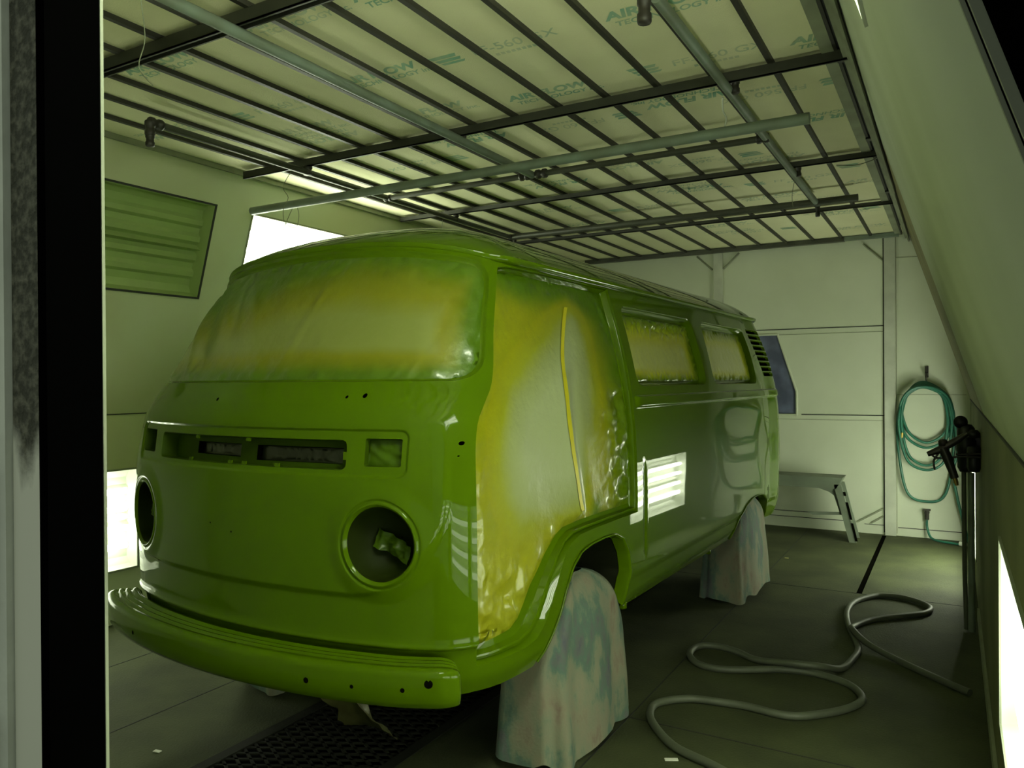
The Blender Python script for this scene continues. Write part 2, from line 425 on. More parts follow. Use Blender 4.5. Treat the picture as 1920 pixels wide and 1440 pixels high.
def text_mesh(body, size, bold=0.0, shear=.25):
    c = bpy.data.curves.new('lettering', 'FONT'); c.body = body; c.size = size; c.shear = shear; c.offset = bold
    c.align_x = 'LEFT'; c.align_y = 'BOTTOM_BASELINE' if hasattr(c, 'nothing') else 'TOP_BASELINE'
    o = bpy.data.objects.new('lettering_tmp', c); COL.objects.link(o)
    dg = bpy.context.evaluated_depsgraph_get(); me = o.evaluated_get(dg).to_mesh()
    vs = [v.co.copy() for v in me.vertices]; fs = [tuple(p.vertices) for p in me.polygons]
    o.evaluated_get(dg).to_mesh_clear(); bpy.data.objects.remove(o); bpy.data.curves.remove(c)
    return vs, fs
T_AIR = text_mesh('AIR FLOW', .085, .0035); T_TECH = text_mesh('TECHNOLOGY inc.', .052, .0012)
T_FF = text_mesh('FF-560 GX', .085, .0005, .12)
pr = MB()
def stamp(T, x, y, flip, dx, dy, m):
    vs, fs = T; s = -1 if flip else 1
    # seen from below: text right = +X, text up = -Y
    out = [Vector((x + s * (v.x + dx), y - s * (v.y + dy), ZC - .0012)) for v in vs]
    pr.add(out, [f[::-1] for f in fs], m, False)
def air(x, y, flip=False, m='print'):
    stamp(T_AIR, x, y, flip, 0, 0, M[m]); stamp(T_TECH, x, y, flip, .015, -.058, M[m])
def ff(x, y, flip=False, m='print_l'):
    stamp(T_FF, x, y, flip, .16, 0, M[m]); 
    s = -1 if flip else 1
    for k in range(8):      # illegible small print under the number
        a0 = .24 + k * .024; pr.add([Vector((x + s * p, y - s * r, ZC - .0012)) for p, r in ((a0, -.05), (a0 + .017, -.05), (a0 + .019, -.028), (a0 + .002, -.028))], [(0, 1, 2, 3)], M['print_l'], False)
    # emblem: slanted teal block with light bands
    for a, b in ((.0, .018), (.026, .05), (.058, .085)):
        q = [(0 - a * .3, a), (.10 - a * .1, a), (.115 - b * .1, b), (.0 - b * .3 + .0, b)]
        pr.add([Vector((x + s * p, y - s * (r - .02), ZC - .0012)) for p, r in q], [(0, 1, 2, 3)], M['print'], False)
for x, y, m in ((-1.10, 2.63, 'print'), (-1.81, 3.15, 'print'), (-.55, 3.19, 'print'), (-3.05, 2.04, 'print'), (-2.34, 2.60, 'print'), (-1.80, 2.05, 'print'), (-2.29, 2.02, 'print_l'), (-2.2, 5.03, 'print_l'),
                (-2.42, 3.07, 'print_l'), (-3.13, 2.95, 'print_l'), (-.95, 4.98, 'print'), (-1.75, 5.25, 'print'), (-.62, 5.62, 'print_l'), (-1.35, 5.75, 'print_l'), (-2.9, 5.3, 'print_l'), (-.95, 6.6, 'print_l'), (-1.9, 6.6, 'print_l'), (-2.75, 6.3, 'print_l'), (-.9, 7.3, 'print_l')):
    air(x, y, False, m)
for x, y, m in ((-.88, 3.53, 'print'), (-2.06, 3.52, 'print'), (-2.72, 3.09, 'print_l'), (-3.33, 2.60, 'print_l'), (-.40, 4.13, 'print'), (-2.07, 4.60, 'print'), (-.75, 4.75, 'print_l'), (-1.51, 4.45, 'print_l'), (-2.95, 1.80, 'print'), (-3.1, 4.1, 'print_l'), (-1.4, 5.15, 'print_l'), (-2.5, 5.9, 'print_l'), (-.6, 6.0, 'print_l'), (-1.5, 6.9, 'print_l')):
    air(x, y, True, m)
for x, y in ((-1.84, 2.63), (-1.18, 3.15), (-3.11, 2.66), (-1.2, 5.35), (-2.3, 5.6), (-.6, 5.2), (-1.6, 6.2)): ff(x, y)
for x, y in ((-1.36, 3.58), (-.40, 3.64), (-.98, 4.58), (-1.84, 4.95), (-2.5, 3.75), (-2.95, 3.4), (-.5, 6.5), (-2.0, 6.0), (-1.2, 7.0)): ff(x, y, True)
pr.build('printed_lettering', ceiling)

def beam(y, x0, x1, wdt, hgt, name='trim', m='beam'):
    b = MB()
    z1 = ZC - .018
    b.box((x0, y - wdt / 2, z1 - .006), (x1, y + wdt / 2, z1), M[m])
    b.box((x0, y - wdt / 2, z1 - hgt), (x1, y - wdt / 2 + .006, z1 - .006), M[m])
    b.box((x0, y + wdt * .12, z1 - hgt * .8), (x1, y + wdt * .12 + .006, z1 - .006), M[m])
    b.box((x0, y - wdt / 2, z1 - hgt), (x1, y - wdt / 2 + .014, z1 - hgt + .005), M[m])
    return b
nb = 0
for y, x0, x1, wd, hg in ((1.90, -3.84, -.40, .085, .05), (3.31, -3.80, -.34, .05, .045), (4.86, -3.80, -.34, .04, .035), (6.26, -3.80, -.36, .04, .03)):
    nb += 1
    struct(beam(y, x0, x1, wd, hg).build('trim_%d' % nb))
b = MB(); b.box((-3.5, 7.70, ZC - .045), (-.87, 7.76, ZC - .005), M['pipe_d']); b.box((-.87, 7.70, ZC - .04), (-.42, 7.76, ZC - .005), M['pipe'])
struct(b.build('trim_5'))
# right ceiling edge: pale flange, dark track, stepped pale trims
b = MB()
b.box((-.452, YF, ZC - .022), (-.405, YB - .02, ZC - .004), M['trim_o'])
b.box((-.405, YF, ZC - .004), (-.365, YB - .4, ZC), M['seam'])
for y in (2.1, 3.35, 4.55, 5.9): b.box((-.405, y, ZC - .03), (-.37, y + .05, ZC - .004), M['black'])
b.box((-.372, YF, ZC - .055), (-.345, YB, ZC - .0), M['trim_o'])
b.box((-.350, YF, ZC - .085), (-.337, YB, ZC - .05), M['trim_o'])
b.box((-.334, YF, ZC - .115), (-.325, YB - 2.2, ZC - .085), M['trim_o'])
struct(b.build('trim_6'))
b = MB(); b.box((-3.85, YF, ZC - .03), (-3.835, YB, ZC - .0), M['trim_o']); struct(b.build('trim_7'))

# back wall
b = MB()
WX0, WX1, WZ0, WZ1 = -2.35, -1.312, 1.086, 1.872
us = [(-4.6, 0), (.4, 0)]
panel(b, (0, YB, 0), (1, 0, 0), (0, 0, 1), (-4.6, .4), (-.01, 2.9), [(WX0, WX1, WZ0, WZ1)], M['wall_far'])
# slanted side of the window opening
b.add([(-1.312, YB, 1.31), (-1.312, YB, WZ1), (-1.487, YB, WZ1)], [(0, 1, 2)], M['wall_far'], False)
wall_back = struct(b.build('wall_back'))
b = MB()
def hseam(x0, x1, z, t=.006, m='seam'): b.box((x0, YB - .004, z - t / 2), (x1, YB + .002, z + t / 2), M[m])
hseam(-2.09, -.546, 1.918, .008); hseam(-2.09, -.546, 1.865, .004, 'trim_o'); hseam(-1.27, -.546, 1.092, .009); hseam(-4.2, -.546, 1.045, .004, 'trim_o')
hseam(-4.2, -.9, .155, .006); hseam(-4.2, -.9, .10, .006); hseam(-.44, .1, .075, .006)
hseam(-.45, .1, 1.285, .004, 'trim_o'); hseam(-.45, -.2, 2.53, .004, 'trim_o'); hseam(-.72, -.55, .085, .005)
for x, t in ((-.552, .008), (-.448, .004), (-2.105, .006)): b.box((x - t / 2, YB - .004, .02), (x + t / 2, YB + .002, 2.72), M['seam' if t > .005 else 'trim_o'])
b.build('wall_seam', wall_back)
b = MB()
for x in (-.50, -2.06): b.box((x - .045, YB - .03, .0), (x + .045, YB, 2.72), M['trim_w'])
b.box((-4.2, YB - .012, .105), (-.9, YB, .150), M['wall_far'])
for (x0, z0), (x1, z1) in (((-2.28, 2.70), (-2.12, 2.55)), ((-1.85, 2.70), (-2.01, 2.55)), ((-.72, 2.68), (-.56, 2.52)), ((-.78, .10), (-.56, .24)), ((-.66, .10), (-.56, .17))):
    b.tube([(x0, YB - .012, z0), (x1, YB - .012, z1)], .009, M['trim_o'], seg=6)
b.build('wall_stud', wall_back)
w = MB(); w.add([(WX0, YB + .012, WZ0), (WX1, YB + .012, WZ0), (WX1, YB + .012, 1.31), (-1.487, YB + .012, WZ1), (WX0, YB + .012, WZ1)], [(0, 1, 2, 3, 4)], M['blue'], False)
win = struct(w.build('window_1'))
w = MB()
for a, c in (((WX1, WZ0), (WX1, 1.31)), ((WX1, 1.31), (-1.487, WZ1)), ((-1.487, WZ1), (WX0, WZ1)), ((WX0, WZ0), (WX1, WZ0))):
    w.tube([(a[0], YB, a[1]), (c[0], YB, c[1])], .012, M['wall_far'], seg=6)
w.build('window_frame', win)

# front wall with the doorway we look through
b = MB()
b.box((-4.6, YF, 0), (-.985, YF + .05, 2.9), M['wall'])
b.box((-.985, YF, 2.2), (xr(2.2), YF + .06, 2.9), M['wall'])
struct(b.build('wall_front'))
# left door post: white edge, dirty lining, black seal on the reveal, thin pale lip at its far edge
dj = MB()
dj.box((-.985, YF - .008, 0), (-.918, YF + .05, 2.2), M['jambwhite'])
door = struct(dj.build('door_1'))
g = MB(); g.box((-.974, YF - .014, 0), (-.9185, YF - .008, 2.2), M['jambdirt']); g.build('door_lining', door)
g = MB(); g.box((-1.003, YF - .022, 0), (-.976, YF + .0, 2.2), M['jambwhite']); g.build('door_edge', door)
g = MB(); g.box((-.918, YF - .014, 0), (-.901, YF + .052, 2.2), M['rubber']); g.build('door_seal', door)
g = MB(); g.box((-.93, YF + .052, 0), (-.8995, YF + .056, 2.2), M['trim_o']); g.build('door_lip', door)
g = MB(); g.box((-1.06, YF - .03, 1.1), (-1.003, YF + .02, 2.2), M['rubber']); g.box((-1.06, YF - .03, 0), (-1.003, YF + .02, 1.1), M['jambwhite'])
g.box((-1.06, YF - .034, 1.16), (-1.000, YF - .026, 1.33), M['rubber']); g.box((-1.05, YF - .034, .6), (-.999, YF - .026, 1.03), M['tubeframe']); g.build('door_frame', door)
# right door post, on the slope of the right wall
g = MB()
def sl_strip(y0, y1, off, m, z0=0.6, z1=2.4, th=.03):
    n = Vector((1, 0, SL)).normalized()
    for a, c in ((z0, ZB), (ZB, z1)):
        if a >= c: continue
        nn = n if a >= ZB else Vector((1, 0, 0))
        p = [Vector((xr(a), y0, a)), Vector((xr(a), y1, a)), Vector((xr(c), y1, c)), Vector((xr(c), y0, c))]
        p = [q + nn * off for q in p]
        g.prism(p, nn * th, M[m])
sl_strip(.485, YF, .002, 'rubber', 0)
sl_strip(.30, .475, .004, 'rubber', 0)
sl_strip(.478, .482, -.001, 'trim_o', 0)
sl_strip(YF, YF + .004, -.0005, 'trim_o', 0)
struct(g.build('door_2'))
b = MB(); b.box((XR - .012, YF, 0), (XR, 5.3, .07), M['trim_o']); struct(b.build('baseboard_right'))
# ================================================================== THE VAN
VAN = empty('camper_van', (-2.0992, 1.755, 0), math.radians(-1.79), 'lime green camper van shell masked for painting, its door opening papered over', 'van')

LV = np.array([.44, .52, .64, .90, 1.20, 1.30, 1.36, 1.42, 1.60, 1.86])
def pchip(x, xs, ys):
    """xs (m,), ys (m, ...) -> values at x (n,)"""
    h = np.diff(xs); sh = (-1,) + (1,) * (ys.ndim - 1)
    d = np.diff(ys, axis=0) / h.reshape(sh)
    s = np.zeros_like(ys)
    w1 = (2 * h[1:] + h[:-1]).reshape(sh); w2 = (h[1:] + 2 * h[:-1]).reshape(sh)
    ok = d[:-1] * d[1:] > 0
    den = np.where(ok, w1 / np.where(ok, d[:-1], 1) + w2 / np.where(ok, d[1:], 1), 1)
    s[1:-1] = np.where(ok, (w1 + w2) / den, 0)
    s[0] = d[0]; s[-1] = d[-1]
    i = np.clip(np.searchsorted(xs, x) - 1, 0, len(xs) - 2)
    t = ((x - xs[i]) / h[i]).reshape(sh); hh = h[i].reshape(sh)
    t2, t3 = t * t, t * t * t
    return (2 * t3 - 3 * t2 + 1) * ys[i] + (t3 - 2 * t2 + t) * hh * s[i] + (-2 * t3 + 3 * t2) * ys[i + 1] + (t3 - t2) * hh * s[i + 1]

def smooth(a, b, x):
    t = np.clip((x - a) / (b - a), 0, 1); return t * t * (3 - 2 * t)

XS = dict(zip(LV, [.812, .846, .859, .860, .852, .842, .835, .826, .787, .712]))
YN = dict(zip(LV, [.045, .020, .006, .0, .006, .018, .040, .080, .195, .400]))
YR = dict(zip(LV, [4.26, 4.30, 4.32, 4.34, 4.35, 4.35, 4.34, 4.33, 4.29, 4.15]))
FX = np.array([0, .35, .63, .80, .915, .972, 1.]); DY = np.array([0, .020, .066, .112, .170, .235, .38])
WSX = np.array([0, .29, .53, .67, .755, .803, .826]) / .826; WSD = np.array([.0, .018, .066, .125, .195, .29, .43])
TX = np.array([0, .25, .45, .58, .655, .697, .712]) / .712; TD = np.array([0, .010, .036, .078, .125, .18, .33])
CT = []
for v in LV:
    a = float(smooth(1.24, 1.42, v)); c = max(0, (v - 1.42) / .44)
    fx = FX * (1 - a) + (WSX * (1 - c) + TX * c) * a; dy = DY * (1 - a) + (WSD * (1 - c) + TD * c) * a
    xs, yr = XS[v], YR[v]
    pts = [(fx[i] * xs, YN[v] + dy[i]) for i in range(7)]
    pts += [(xs, 1.0), (xs, 1.45), (xs, 2.3), (xs * 1., 3.2), (xs * .997, yr - .50), (xs * .972, yr - .14), (xs * .86, yr - .04), (xs * .45, yr - .008), (0, yr)]
    CT.append(pts)
CT = np.array(CT)                                   # levels x 16 x 2
NC = CT.shape[1]
def S0(t, v):
    """body surface before the small pressings; t in [-15, 15] round the body, v = height"""
    t = np.atleast_1d(np.asarray(t, float)); v = np.atleast_1d(np.asarray(v, float))
    t, v = np.broadcast_arrays(t, v)
    sg = np.where(t < 0, -1., 1.); ta = np.clip(np.abs(t), 0, NC - 1 - 1e-9)
    C = pchip(np.clip(v, LV[0] - .05, LV[-1]).ravel(), LV, CT)
    flip = np.array([-1., 1.])
    Cx = np.concatenate([C[:, 1:2] * flip, C, C[:, NC - 2:NC - 1] * flip], axis=1)
    ta = ta.ravel(); i = ta.astype(int); f = (ta - i)[:, None]; r = np.arange(len(i))
    p0, p1, p2, p3 = Cx[r, i], Cx[r, i + 1], Cx[r, i + 2], Cx[r, i + 3]
    # centripetal-ish: scaled tangents for uneven spacing
    d0 = np.linalg.norm(p1 - p0, axis=1)[:, None]; d1 = np.linalg.norm(p2 - p1, axis=1)[:, None]; d2_ = np.linalg.norm(p3 - p2, axis=1)[:, None]
    m1 = ((p1 - p0) / d0 * d1 + (p2 - p1) / d1 * d0) / (d0 + d1) * d1
    m2 = ((p2 - p1) / d1 * d2_ + (p3 - p2) / d2_ * d1) / (d1 + d2_) * d1
    f2, f3 = f * f, f ** 3
    q = (2 * f3 - 3 * f2 + 1) * p1 + (f3 - 2 * f2 + f) * m1 + (-2 * f3 + 3 * f2) * p2 + (f3 - f2) * m2
    lift = .075 * smooth(5.6, 0.0, ta) * smooth(1.42, 1.86, v.ravel()) ** 1.
    return np.stack([q[:, 0] * sg.ravel(), q[:, 1], v.ravel() + lift], 1)

def rrdist(x, z, cx, cz, hw, hh, r):
    qx = np.abs(x - cx) - hw + r; qz = np.abs(z - cz) - hh + r
    return np.minimum(np.maximum(qx, qz), 0) + np.hypot(np.maximum(qx, 0), np.maximum(qz, 0)) - r

HLX, HLZ, HLA, HLB = .585, .938, .112, .122
def pressings(t, v, P):
    x, y, z = P[:, 0], P[:, 1], P[:, 2]; ta = np.abs(t)
    off = np.zeros(len(x))
    front = smooth(6.0, 5.0, ta)
    # belt swage from the B pillar rearwards
    side = smooth(8.02, 8.06, ta) * (1 - smooth(4.10, 4.14, y))
    belt = smooth(1.306, 1.318, v) * (1 - smooth(1.354, 1.366, v))
    off += .015 * side * belt
    # front panel swage
    d = rrdist(x, z, 0, 1.14, .775, .365, .30)
    fz = (1 - smooth(1.10, 1.24, v))
    off += front * .010 * (1 - smooth(-.012, .014, d)) * fz
    # lip above the bumper
    off += front * (-.014) * (1 - smooth(.612, .622, v)) + front * .006 * np.exp(-((v - .628) / .008) ** 2)
    # headlamp bulge
    for s in (-1, 1):
        r = np.hypot((x - s * HLX) / HLA, (z - HLZ) / HLB)
        off += front * .009 * (1 - smooth(1.10, 1.60, r)) - front * .004 * np.exp(-((r - 1.09) / .03) ** 2)
    # grille panel recess
    d = rrdist(x, z, 0, 1.212, .668, .072, .03)
    off += front * (-.007) * (1 - smooth(-.006, .003, d))
    # sill crease and long step line on the side
    sd = smooth(6.2, 7., ta) * (1 - smooth(11.4, 11.9, ta))
    off += sd * (-.006) * (1 - smooth(.560, .60, v))
    # vertical pressings behind the door
    off += -.006 * np.exp(-((y - 1.53) / .012) ** 2) * sd * (1 - smooth(1.02, 1.08, v)) * smooth(.62, .68, v)
    off += smooth(6.5, 7.5, ta) * .0025 * np.sin(y * 9.) * np.sin(v * 10. + 1.) * (1 - smooth(1.2, 1.3, v)) * smooth(10.2, 10.8, ta)
    return off

TT = np.linspace(0, NC - 1, 3001)
_p = S0(TT, np.full_like(TT, .9)); UU = np.concatenate([[0], np.cumsum(np.linalg.norm(np.diff(_p, axis=0), axis=1))]); UM = UU[-1]
def U2T(U): U = np.asarray(U, float); return np.sign(U) * np.interp(np.abs(U), UU, TT)
def T2U(t): t = np.asarray(t, float); return np.sign(t) * np.interp(np.abs(t), TT, UU)
def nrm(fn, U, v, e=.0015):
    a = fn(U + e, v) - fn(U - e, v); b = fn(U, v + e) - fn(U, v - e)
    n = np.cross(a, b); return n / np.maximum(np.linalg.norm(n, axis=1), 1e-12)[:, None]
def B0(U, v): return S0(U2T(U), v)
def SB(U, v):
    U = np.atleast_1d(np.asarray(U, float)); v = np.atleast_1d(np.asarray(v, float))
    P = B0(U, v); n = nrm(B0, U, v)
    return P + n * pressings(U2T(U), v, P)[:, None]
def SN(U, v): return nrm(SB, np.atleast_1d(np.asarray(U, float)), np.atleast_1d(np.asarray(v, float)))

def inv_side(pts, s=1):
    """(y, z) on the side -> (U, v)"""
    y = np.array([p[0] for p in pts]); z = np.array([p[1] for p in pts])
    lo = np.full(len(y), 5.0); hi = np.full(len(y), 13.3)
    for _ in range(40):
        m = (lo + hi) / 2; yy = S0(m, z)[:, 1]; lo = np.where(yy < y, m, lo); hi = np.where(yy < y, hi, m)
    return np.stack([T2U(lo) * s, z], 1)
def inv_front(pts):
    """(x, z) on the front -> (U, v)"""
    x = np.array([p[0] for p in pts]); z = np.array([p[1] for p in pts]); ax = np.abs(x)
    lo = np.zeros(len(x)); hi = np.full(len(x), 6.0)
    for _ in range(40):
        m = (lo + hi) / 2; xx = S0(m, z)[:, 0]; lo = np.where(xx < ax, m, lo); hi = np.where(xx < ax, hi, m)
    return np.stack([T2U(lo) * np.sign(x), z], 1)

def resample(poly, step):
    out = []
    n = len(poly)
    for i in range(n):
        a, b = np.array(poly[i]), np.array(poly[(i + 1) % n]); k = max(1, int(np.ceil(np.linalg.norm(b - a) / step)))
        for j in range(k): out.append(a + (b - a) * j / k)
    return np.array(out)
def roundpoly(poly, rad, seg=6):
    """round the corners; rad = number or list"""
    n = len(poly); out = []
    for i in range(n):
        p, a, b = np.array(poly[i], float), np.array(poly[i - 1], float), np.array(poly[(i + 1) % n], float)
        r = rad[i] if isinstance(rad, (list, tuple)) else rad
        if r <= 0: out.append(p); continue
        da, db = a - p, b - p; la, lb = np.linalg.norm(da), np.linalg.norm(db); rr = min(r, la * .49, lb * .49)
        p0, p1 = p + da / la * rr, p + db / lb * rr
        for k in range(seg + 1):
            t = k / seg; out.append((1 - t) ** 2 * p0 + 2 * t * (1 - t) * p + t * t * p1)
    return np.array(out)
def ellipse(cx, cz, a, b, n=40): return [(cx + a * math.cos(2 * PI * k / n), cz + b * math.sin(2 * PI * k / n)) for k in range(n)]
def area(P): x, y = P[:, 0], P[:, 1]; return .5 * np.sum(x * np.roll(y, -1) - y * np.roll(x, -1))
def ccw(P): return P if area(P) > 0 else P[::-1].copy()
def inset(P, d):
    """move a CCW loop inwards by d"""
    if d == 0: return P
    e = np.roll(P, -1, 0) - P; L = np.maximum(np.linalg.norm(e, axis=1), 1e-9)[:, None]; n = np.stack([-e[:, 1], e[:, 0]], 1) / L
    nn = n + np.roll(n, 1, 0); k = np.maximum((nn * nn).sum(1), .6)[:, None]
    return P + nn / k * 2 * d
def inpoly(P, Q):
    x, y = Q[:, 0], Q[:, 1]; c = np.zeros(len(Q), bool); n = len(P); j = n - 1
    for i in range(n):
        xi, yi, xj, yj = P[i, 0], P[i, 1], P[j, 0], P[j, 1]
        if yi != yj:
            c ^= ((yi > y) != (yj > y)) & (x < (xj - xi) * (y - yi) / (yj - yi) + xi)
        j = i
    return c
def polydist(P, Q):
    d = np.full(len(Q), 9.); n = len(P)
    for i in range(n):
        a, b = P[i], P[(i + 1) % n]; ab = b - a; L2 = max(ab @ ab, 1e-12)
        t = np.clip(((Q - a) @ ab) / L2, 0, 1); d = np.minimum(d, np.hypot(*(Q - a - t[:, None] * ab).T))
    return d
def patch(outer, holes, gridpts, tol):
    """constrained triangulation -> (verts2d, tris)"""
    loops = [outer] + holes; vs = []; es = []
    for lp in loops:
        o = len(vs); n = len(lp); vs += [tuple(p) for p in lp]; es += [(o + i, o + (i + 1) % n) for i in range(n)]
    g = gridpts; keep = inpoly(outer, g)
    for lp in loops:
        lo, hi = lp.min(0) - .1, lp.max(0) + .1
        near = ((g > lo) & (g < hi)).all(1) & keep
        idx = np.where(near)[0]
        if len(idx):
            dd = polydist(lp, g[idx]); keep[idx[dd < tol]] = False
    for h in holes:
        keep &= ~inpoly(h, g)
    vs += [tuple(p) for p in g[keep]]
    r = delaunay_2d_cdt([Vector(p) for p in vs], es, [], 0, 1e-6)
    V = np.array([tuple(p) for p in r[0]]); T = np.array([f for f in r[2] if len(f) == 3])
    c = V[T].mean(1); ok = inpoly(outer, c)
    for h in holes: ok &= ~inpoly(h, c)
    T = T[ok]
    a = V[T]; ar = (a[:, 1, 0] - a[:, 0, 0]) * (a[:, 2, 1] - a[:, 0, 1]) - (a[:, 2, 0] - a[:, 0, 0]) * (a[:, 1, 1] - a[:, 0, 1])
    T[ar < 0] = T[ar < 0][:, ::-1]
    return V, T
def ring_strip(mb, loops, m, closed=True):
    """loops: list of (n,3) arrays with equal length"""
    n = len(loops[0]); vs = np.concatenate(loops); fs = []
    for i in range(len(loops) - 1):
        for k in range(n if closed else n - 1):
            a, b = i * n + k, i * n + (k + 1) % n; fs.append((a, b, b + n, a + n))
    mb.add(vs, fs, m, True)
def rim(mb, loop, prof, m, base=SB):
    L = []
    for ins, dep in prof:
        q = inset(loop, ins); L.append(base(q[:, 0], q[:, 1]) - SN(q[:, 0], q[:, 1]) * dep)
    ring_strip(mb, L, m); return inset(loop, prof[-1][0])
def fbm(P, sc, oct_=4): return np.array([noise.fractal(Vector(p) * sc, 1., 2., oct_) for p in P])
def ridge(P, sc): return np.array([1 - abs(noise.noise(Vector(p) * sc)) * 2 for p in P])

# ---------------------------------------------------------------- openings
H = {}
H['ws'] = None
wsl = [(-T2U(4.72), 1.432), (T2U(4.72), 1.432), (T2U(4.62), 1.835), (-T2U(4.62), 1.835)]
H['ws'] = ccw(resample(roundpoly(wsl, [.10, .10, .085, .085]), .025))
DOOR_OUT = [(.23, .553), (.30, .552), (.476, .551), (.545, .563), (.60, .605), (.66, .685), (.70, .745), (.745, .80), (.80, .838), (.87, .855), (1.0, .858), (1.2, .858), (1.442, .857), (1.444, 1.1), (1.446, 1.4), (1.446, 1.6), (1.446, 1.838)]
DOOR_IN = [(.243, .607), (.32, .606), (.43, .618), (.475, .645), (.51, .685), (.55, .735), (.60, .775), (.66, .826), (.74, .875), (.80, .893), (.95, .897), (1.15, .897), (1.425, .895), (1.430, 1.1), (1.432, 1.4), (1.432, 1.6), (1.434, 1.829)]
tD = 5.0
def door_loop(pts, tfront, ztop, zfront):
    p = [tuple(inv_side([q])[0]) for q in pts]
    p += [(T2U(6.6), ztop), (T2U(5.9), ztop), (T2U(5.3), ztop - .003), (T2U(tfront), ztop - .012)]
    for k in range(1, 12): z = ztop - .012 + (zfront - ztop + .012) * k / 12; p.append((T2U(tfront), z))
    return p
def sub2(A, B, step):
    a2, b2 = [], []; n = len(A)
    for i in range(n):
        p, q, r, s = map(np.array, (A[i], A[(i + 1) % n], B[i], B[(i + 1) % n])); k = max(1, int(np.ceil(np.linalg.norm(q - p) / step)))
        for j in range(k): a2.append(p + (q - p) * j / k); b2.append(r + (s - r) * j / k)
    return np.array(a2), np.array(b2)
DO, DI = door_loop(DOOR_OUT, tD, 1.838, .553), door_loop(DOOR_IN, tD + .05, 1.830, .607)
# start at the front edge, not behind it
DO[0] = (T2U(tD), .553); DI[0] = (T2U(tD + .05), .607)
DO, DI = sub2(DO, DI, .03)
assert area(DO) > 0
H['door'] = DO
WIN = [[(1.525, 1.404), (2.535, 1.404), (2.505, 1.772), (1.525, 1.772)], [(2.665, 1.404), (3.635, 1.404), (3.585, 1.772), (2.665, 1.772)]]
for k, w in enumerate(WIN):
    q = roundpoly(w, .07)
    H['win%d' % k] = ccw(resample(inv_side(q), .03)); H['winr%d' % k] = ccw(resample(inv_side(q, -1), .05))
ARF = [(.535, .38), (.60, .485), (.655, .545), (.705, .615), (.755, .69), (.81, .752), (.88, .79), (.97, .803), (1.09, .807), (1.20, .802), (1.28, .77), (1.335, .70), (1.358, .62), (1.352, .54), (1.325, .38)]
ARR = [(2.94, .38), (2.985, .475), (3.03, .53), (3.10, .585), (3.22, .635), (3.36, .660), (3.52, .665), (3.66, .648), (3.75, .60), (3.80, .53), (3.83, .38)]
for nm, A in (('arf', ARF), ('arr', ARR)):
    H[nm] = ccw(resample(inv_side(A), .025)); H[nm + 'r'] = ccw(resample(inv_side(A, -1), .04))
for s in (1, -1):
    H['hl%d' % s] = ccw(inv_front(ellipse(s * HLX, HLZ, HLA, HLB, 44)))
    H['ti%d' % s] = ccw(resample(inv_front(roundpoly([(s * .53, 1.172), (s * .648, 1.172), (s * .648, 1.258), (s * .53, 1.258)], .006, 2)), .03))
    for k in range(9):
        z = 1.766 - .0372 * k; ya = 3.685 + .023 * k; yb = 3.985 + .020 * k
        H['vent%d_%d' % (k, s)] = ccw(resample(inv_side(roundpoly([(ya, z - .0145), (yb, z - .0145), (yb - .006, z + .0145), (ya - .006, z + .0145)], .008, 3), s), .05))
H['gri'] = ccw(resample(inv_front(roundpoly([(-.468, 1.158), (.468, 1.158), (.468, 1.252), (-.468, 1.252)], .022, 4)), .03))
DOTS = [(.498, 1.388, .0075), (.437, 1.384, .005), (-.134, 1.374, .006), (.800, 1.243, .0062), (.797, 1.205, .0025), (-.10, .955, .003), (.01, .935, .0035)]
for i, (x, z, r) in enumerate(DOTS): H['dot%d' % i] = ccw(inv_front(ellipse(x, z, r, r, 12)))

# ---------------------------------------------------------------- body shell
VB0, VB1 = .452, 1.86
du = .03
gu = np.concatenate([np.arange(-UM + .1, -1.3, .12), np.arange(-1.3, 1.35, .021), np.arange(1.35, UM - .05, .034)])
gv = np.unique(np.round(np.concatenate([np.arange(VB0 + .02, VB1, .024), [.603, .608, .612, .616, .620, .625, .629, .634, .640, .56, .57, .58, .59, 1.300, 1.306, 1.312, 1.318, 1.324, 1.348, 1.354, 1.360, 1.366, 1.372]]), 4))
G = np.array([(u, v) for v in gv for u in gu])
_q = B0(G[:, 0], G[:, 1]); _fr = _q[:, 1] < .4
_d1 = rrdist(_q[:, 0], _q[:, 2], 0, 1.212, .668, .072, .03); _d2 = rrdist(_q[:, 0], _q[:, 2], 0, 1.14, .775, .365, .30)
_k = _fr & ((np.abs(_d1) < .016) | ((np.abs(_d2) < .034) & (_q[:, 2] < 1.22)))
for _s in (1, -1): _rr = np.hypot((_q[:, 0] - _s * HLX) / HLA, (_q[:, 2] - HLZ) / HLB); _k |= _fr & (_rr < 1.62)
G = G[~_k]
ex = []
for s in (1, -1):   # finer points round the lamps and along the front pressings
    for r in (1.03, 1.06, 1.09, 1.12, 1.16, 1.22, 1.28, 1.36, 1.45, 1.55, 1.62): ex += ellipse(s * HLX, HLZ, HLA * r, HLB * r, 100)
    for dz in (-.012, -.004, .004, .012): pass
for d in (-.03, -.02, -.012, -.006, 0, .006, .014, .02):
    hw, hh, r = .775 + d, .365 + d, .30 + d
    loop = roundpoly([(-hw, 1.14 + .1), (-hw, 1.14 - hh), (hw, 1.14 - hh), (hw, 1.14 + .1)], [0, r, r, 0], 24)
    ex += [tuple(p) for p in resample(loop, .009) if p[1] < 1.23]
for d in (-.012, -.007, -.003, 0, .004, .01):
    ex += [tuple(p) for p in resample(roundpoly([(-.668 - d, 1.14 - d), (.668 + d, 1.14 - d), (.668 + d, 1.284 + d), (-.668 - d, 1.284 + d)], .03 + d, 6), .0055)]
ex = inv_front(ex)
sx = np.array([(T2U(8.0) + dd, v) for dd in (.0, .008, .016, .022, .03) for v in np.arange(1.30, 1.41, .008)])
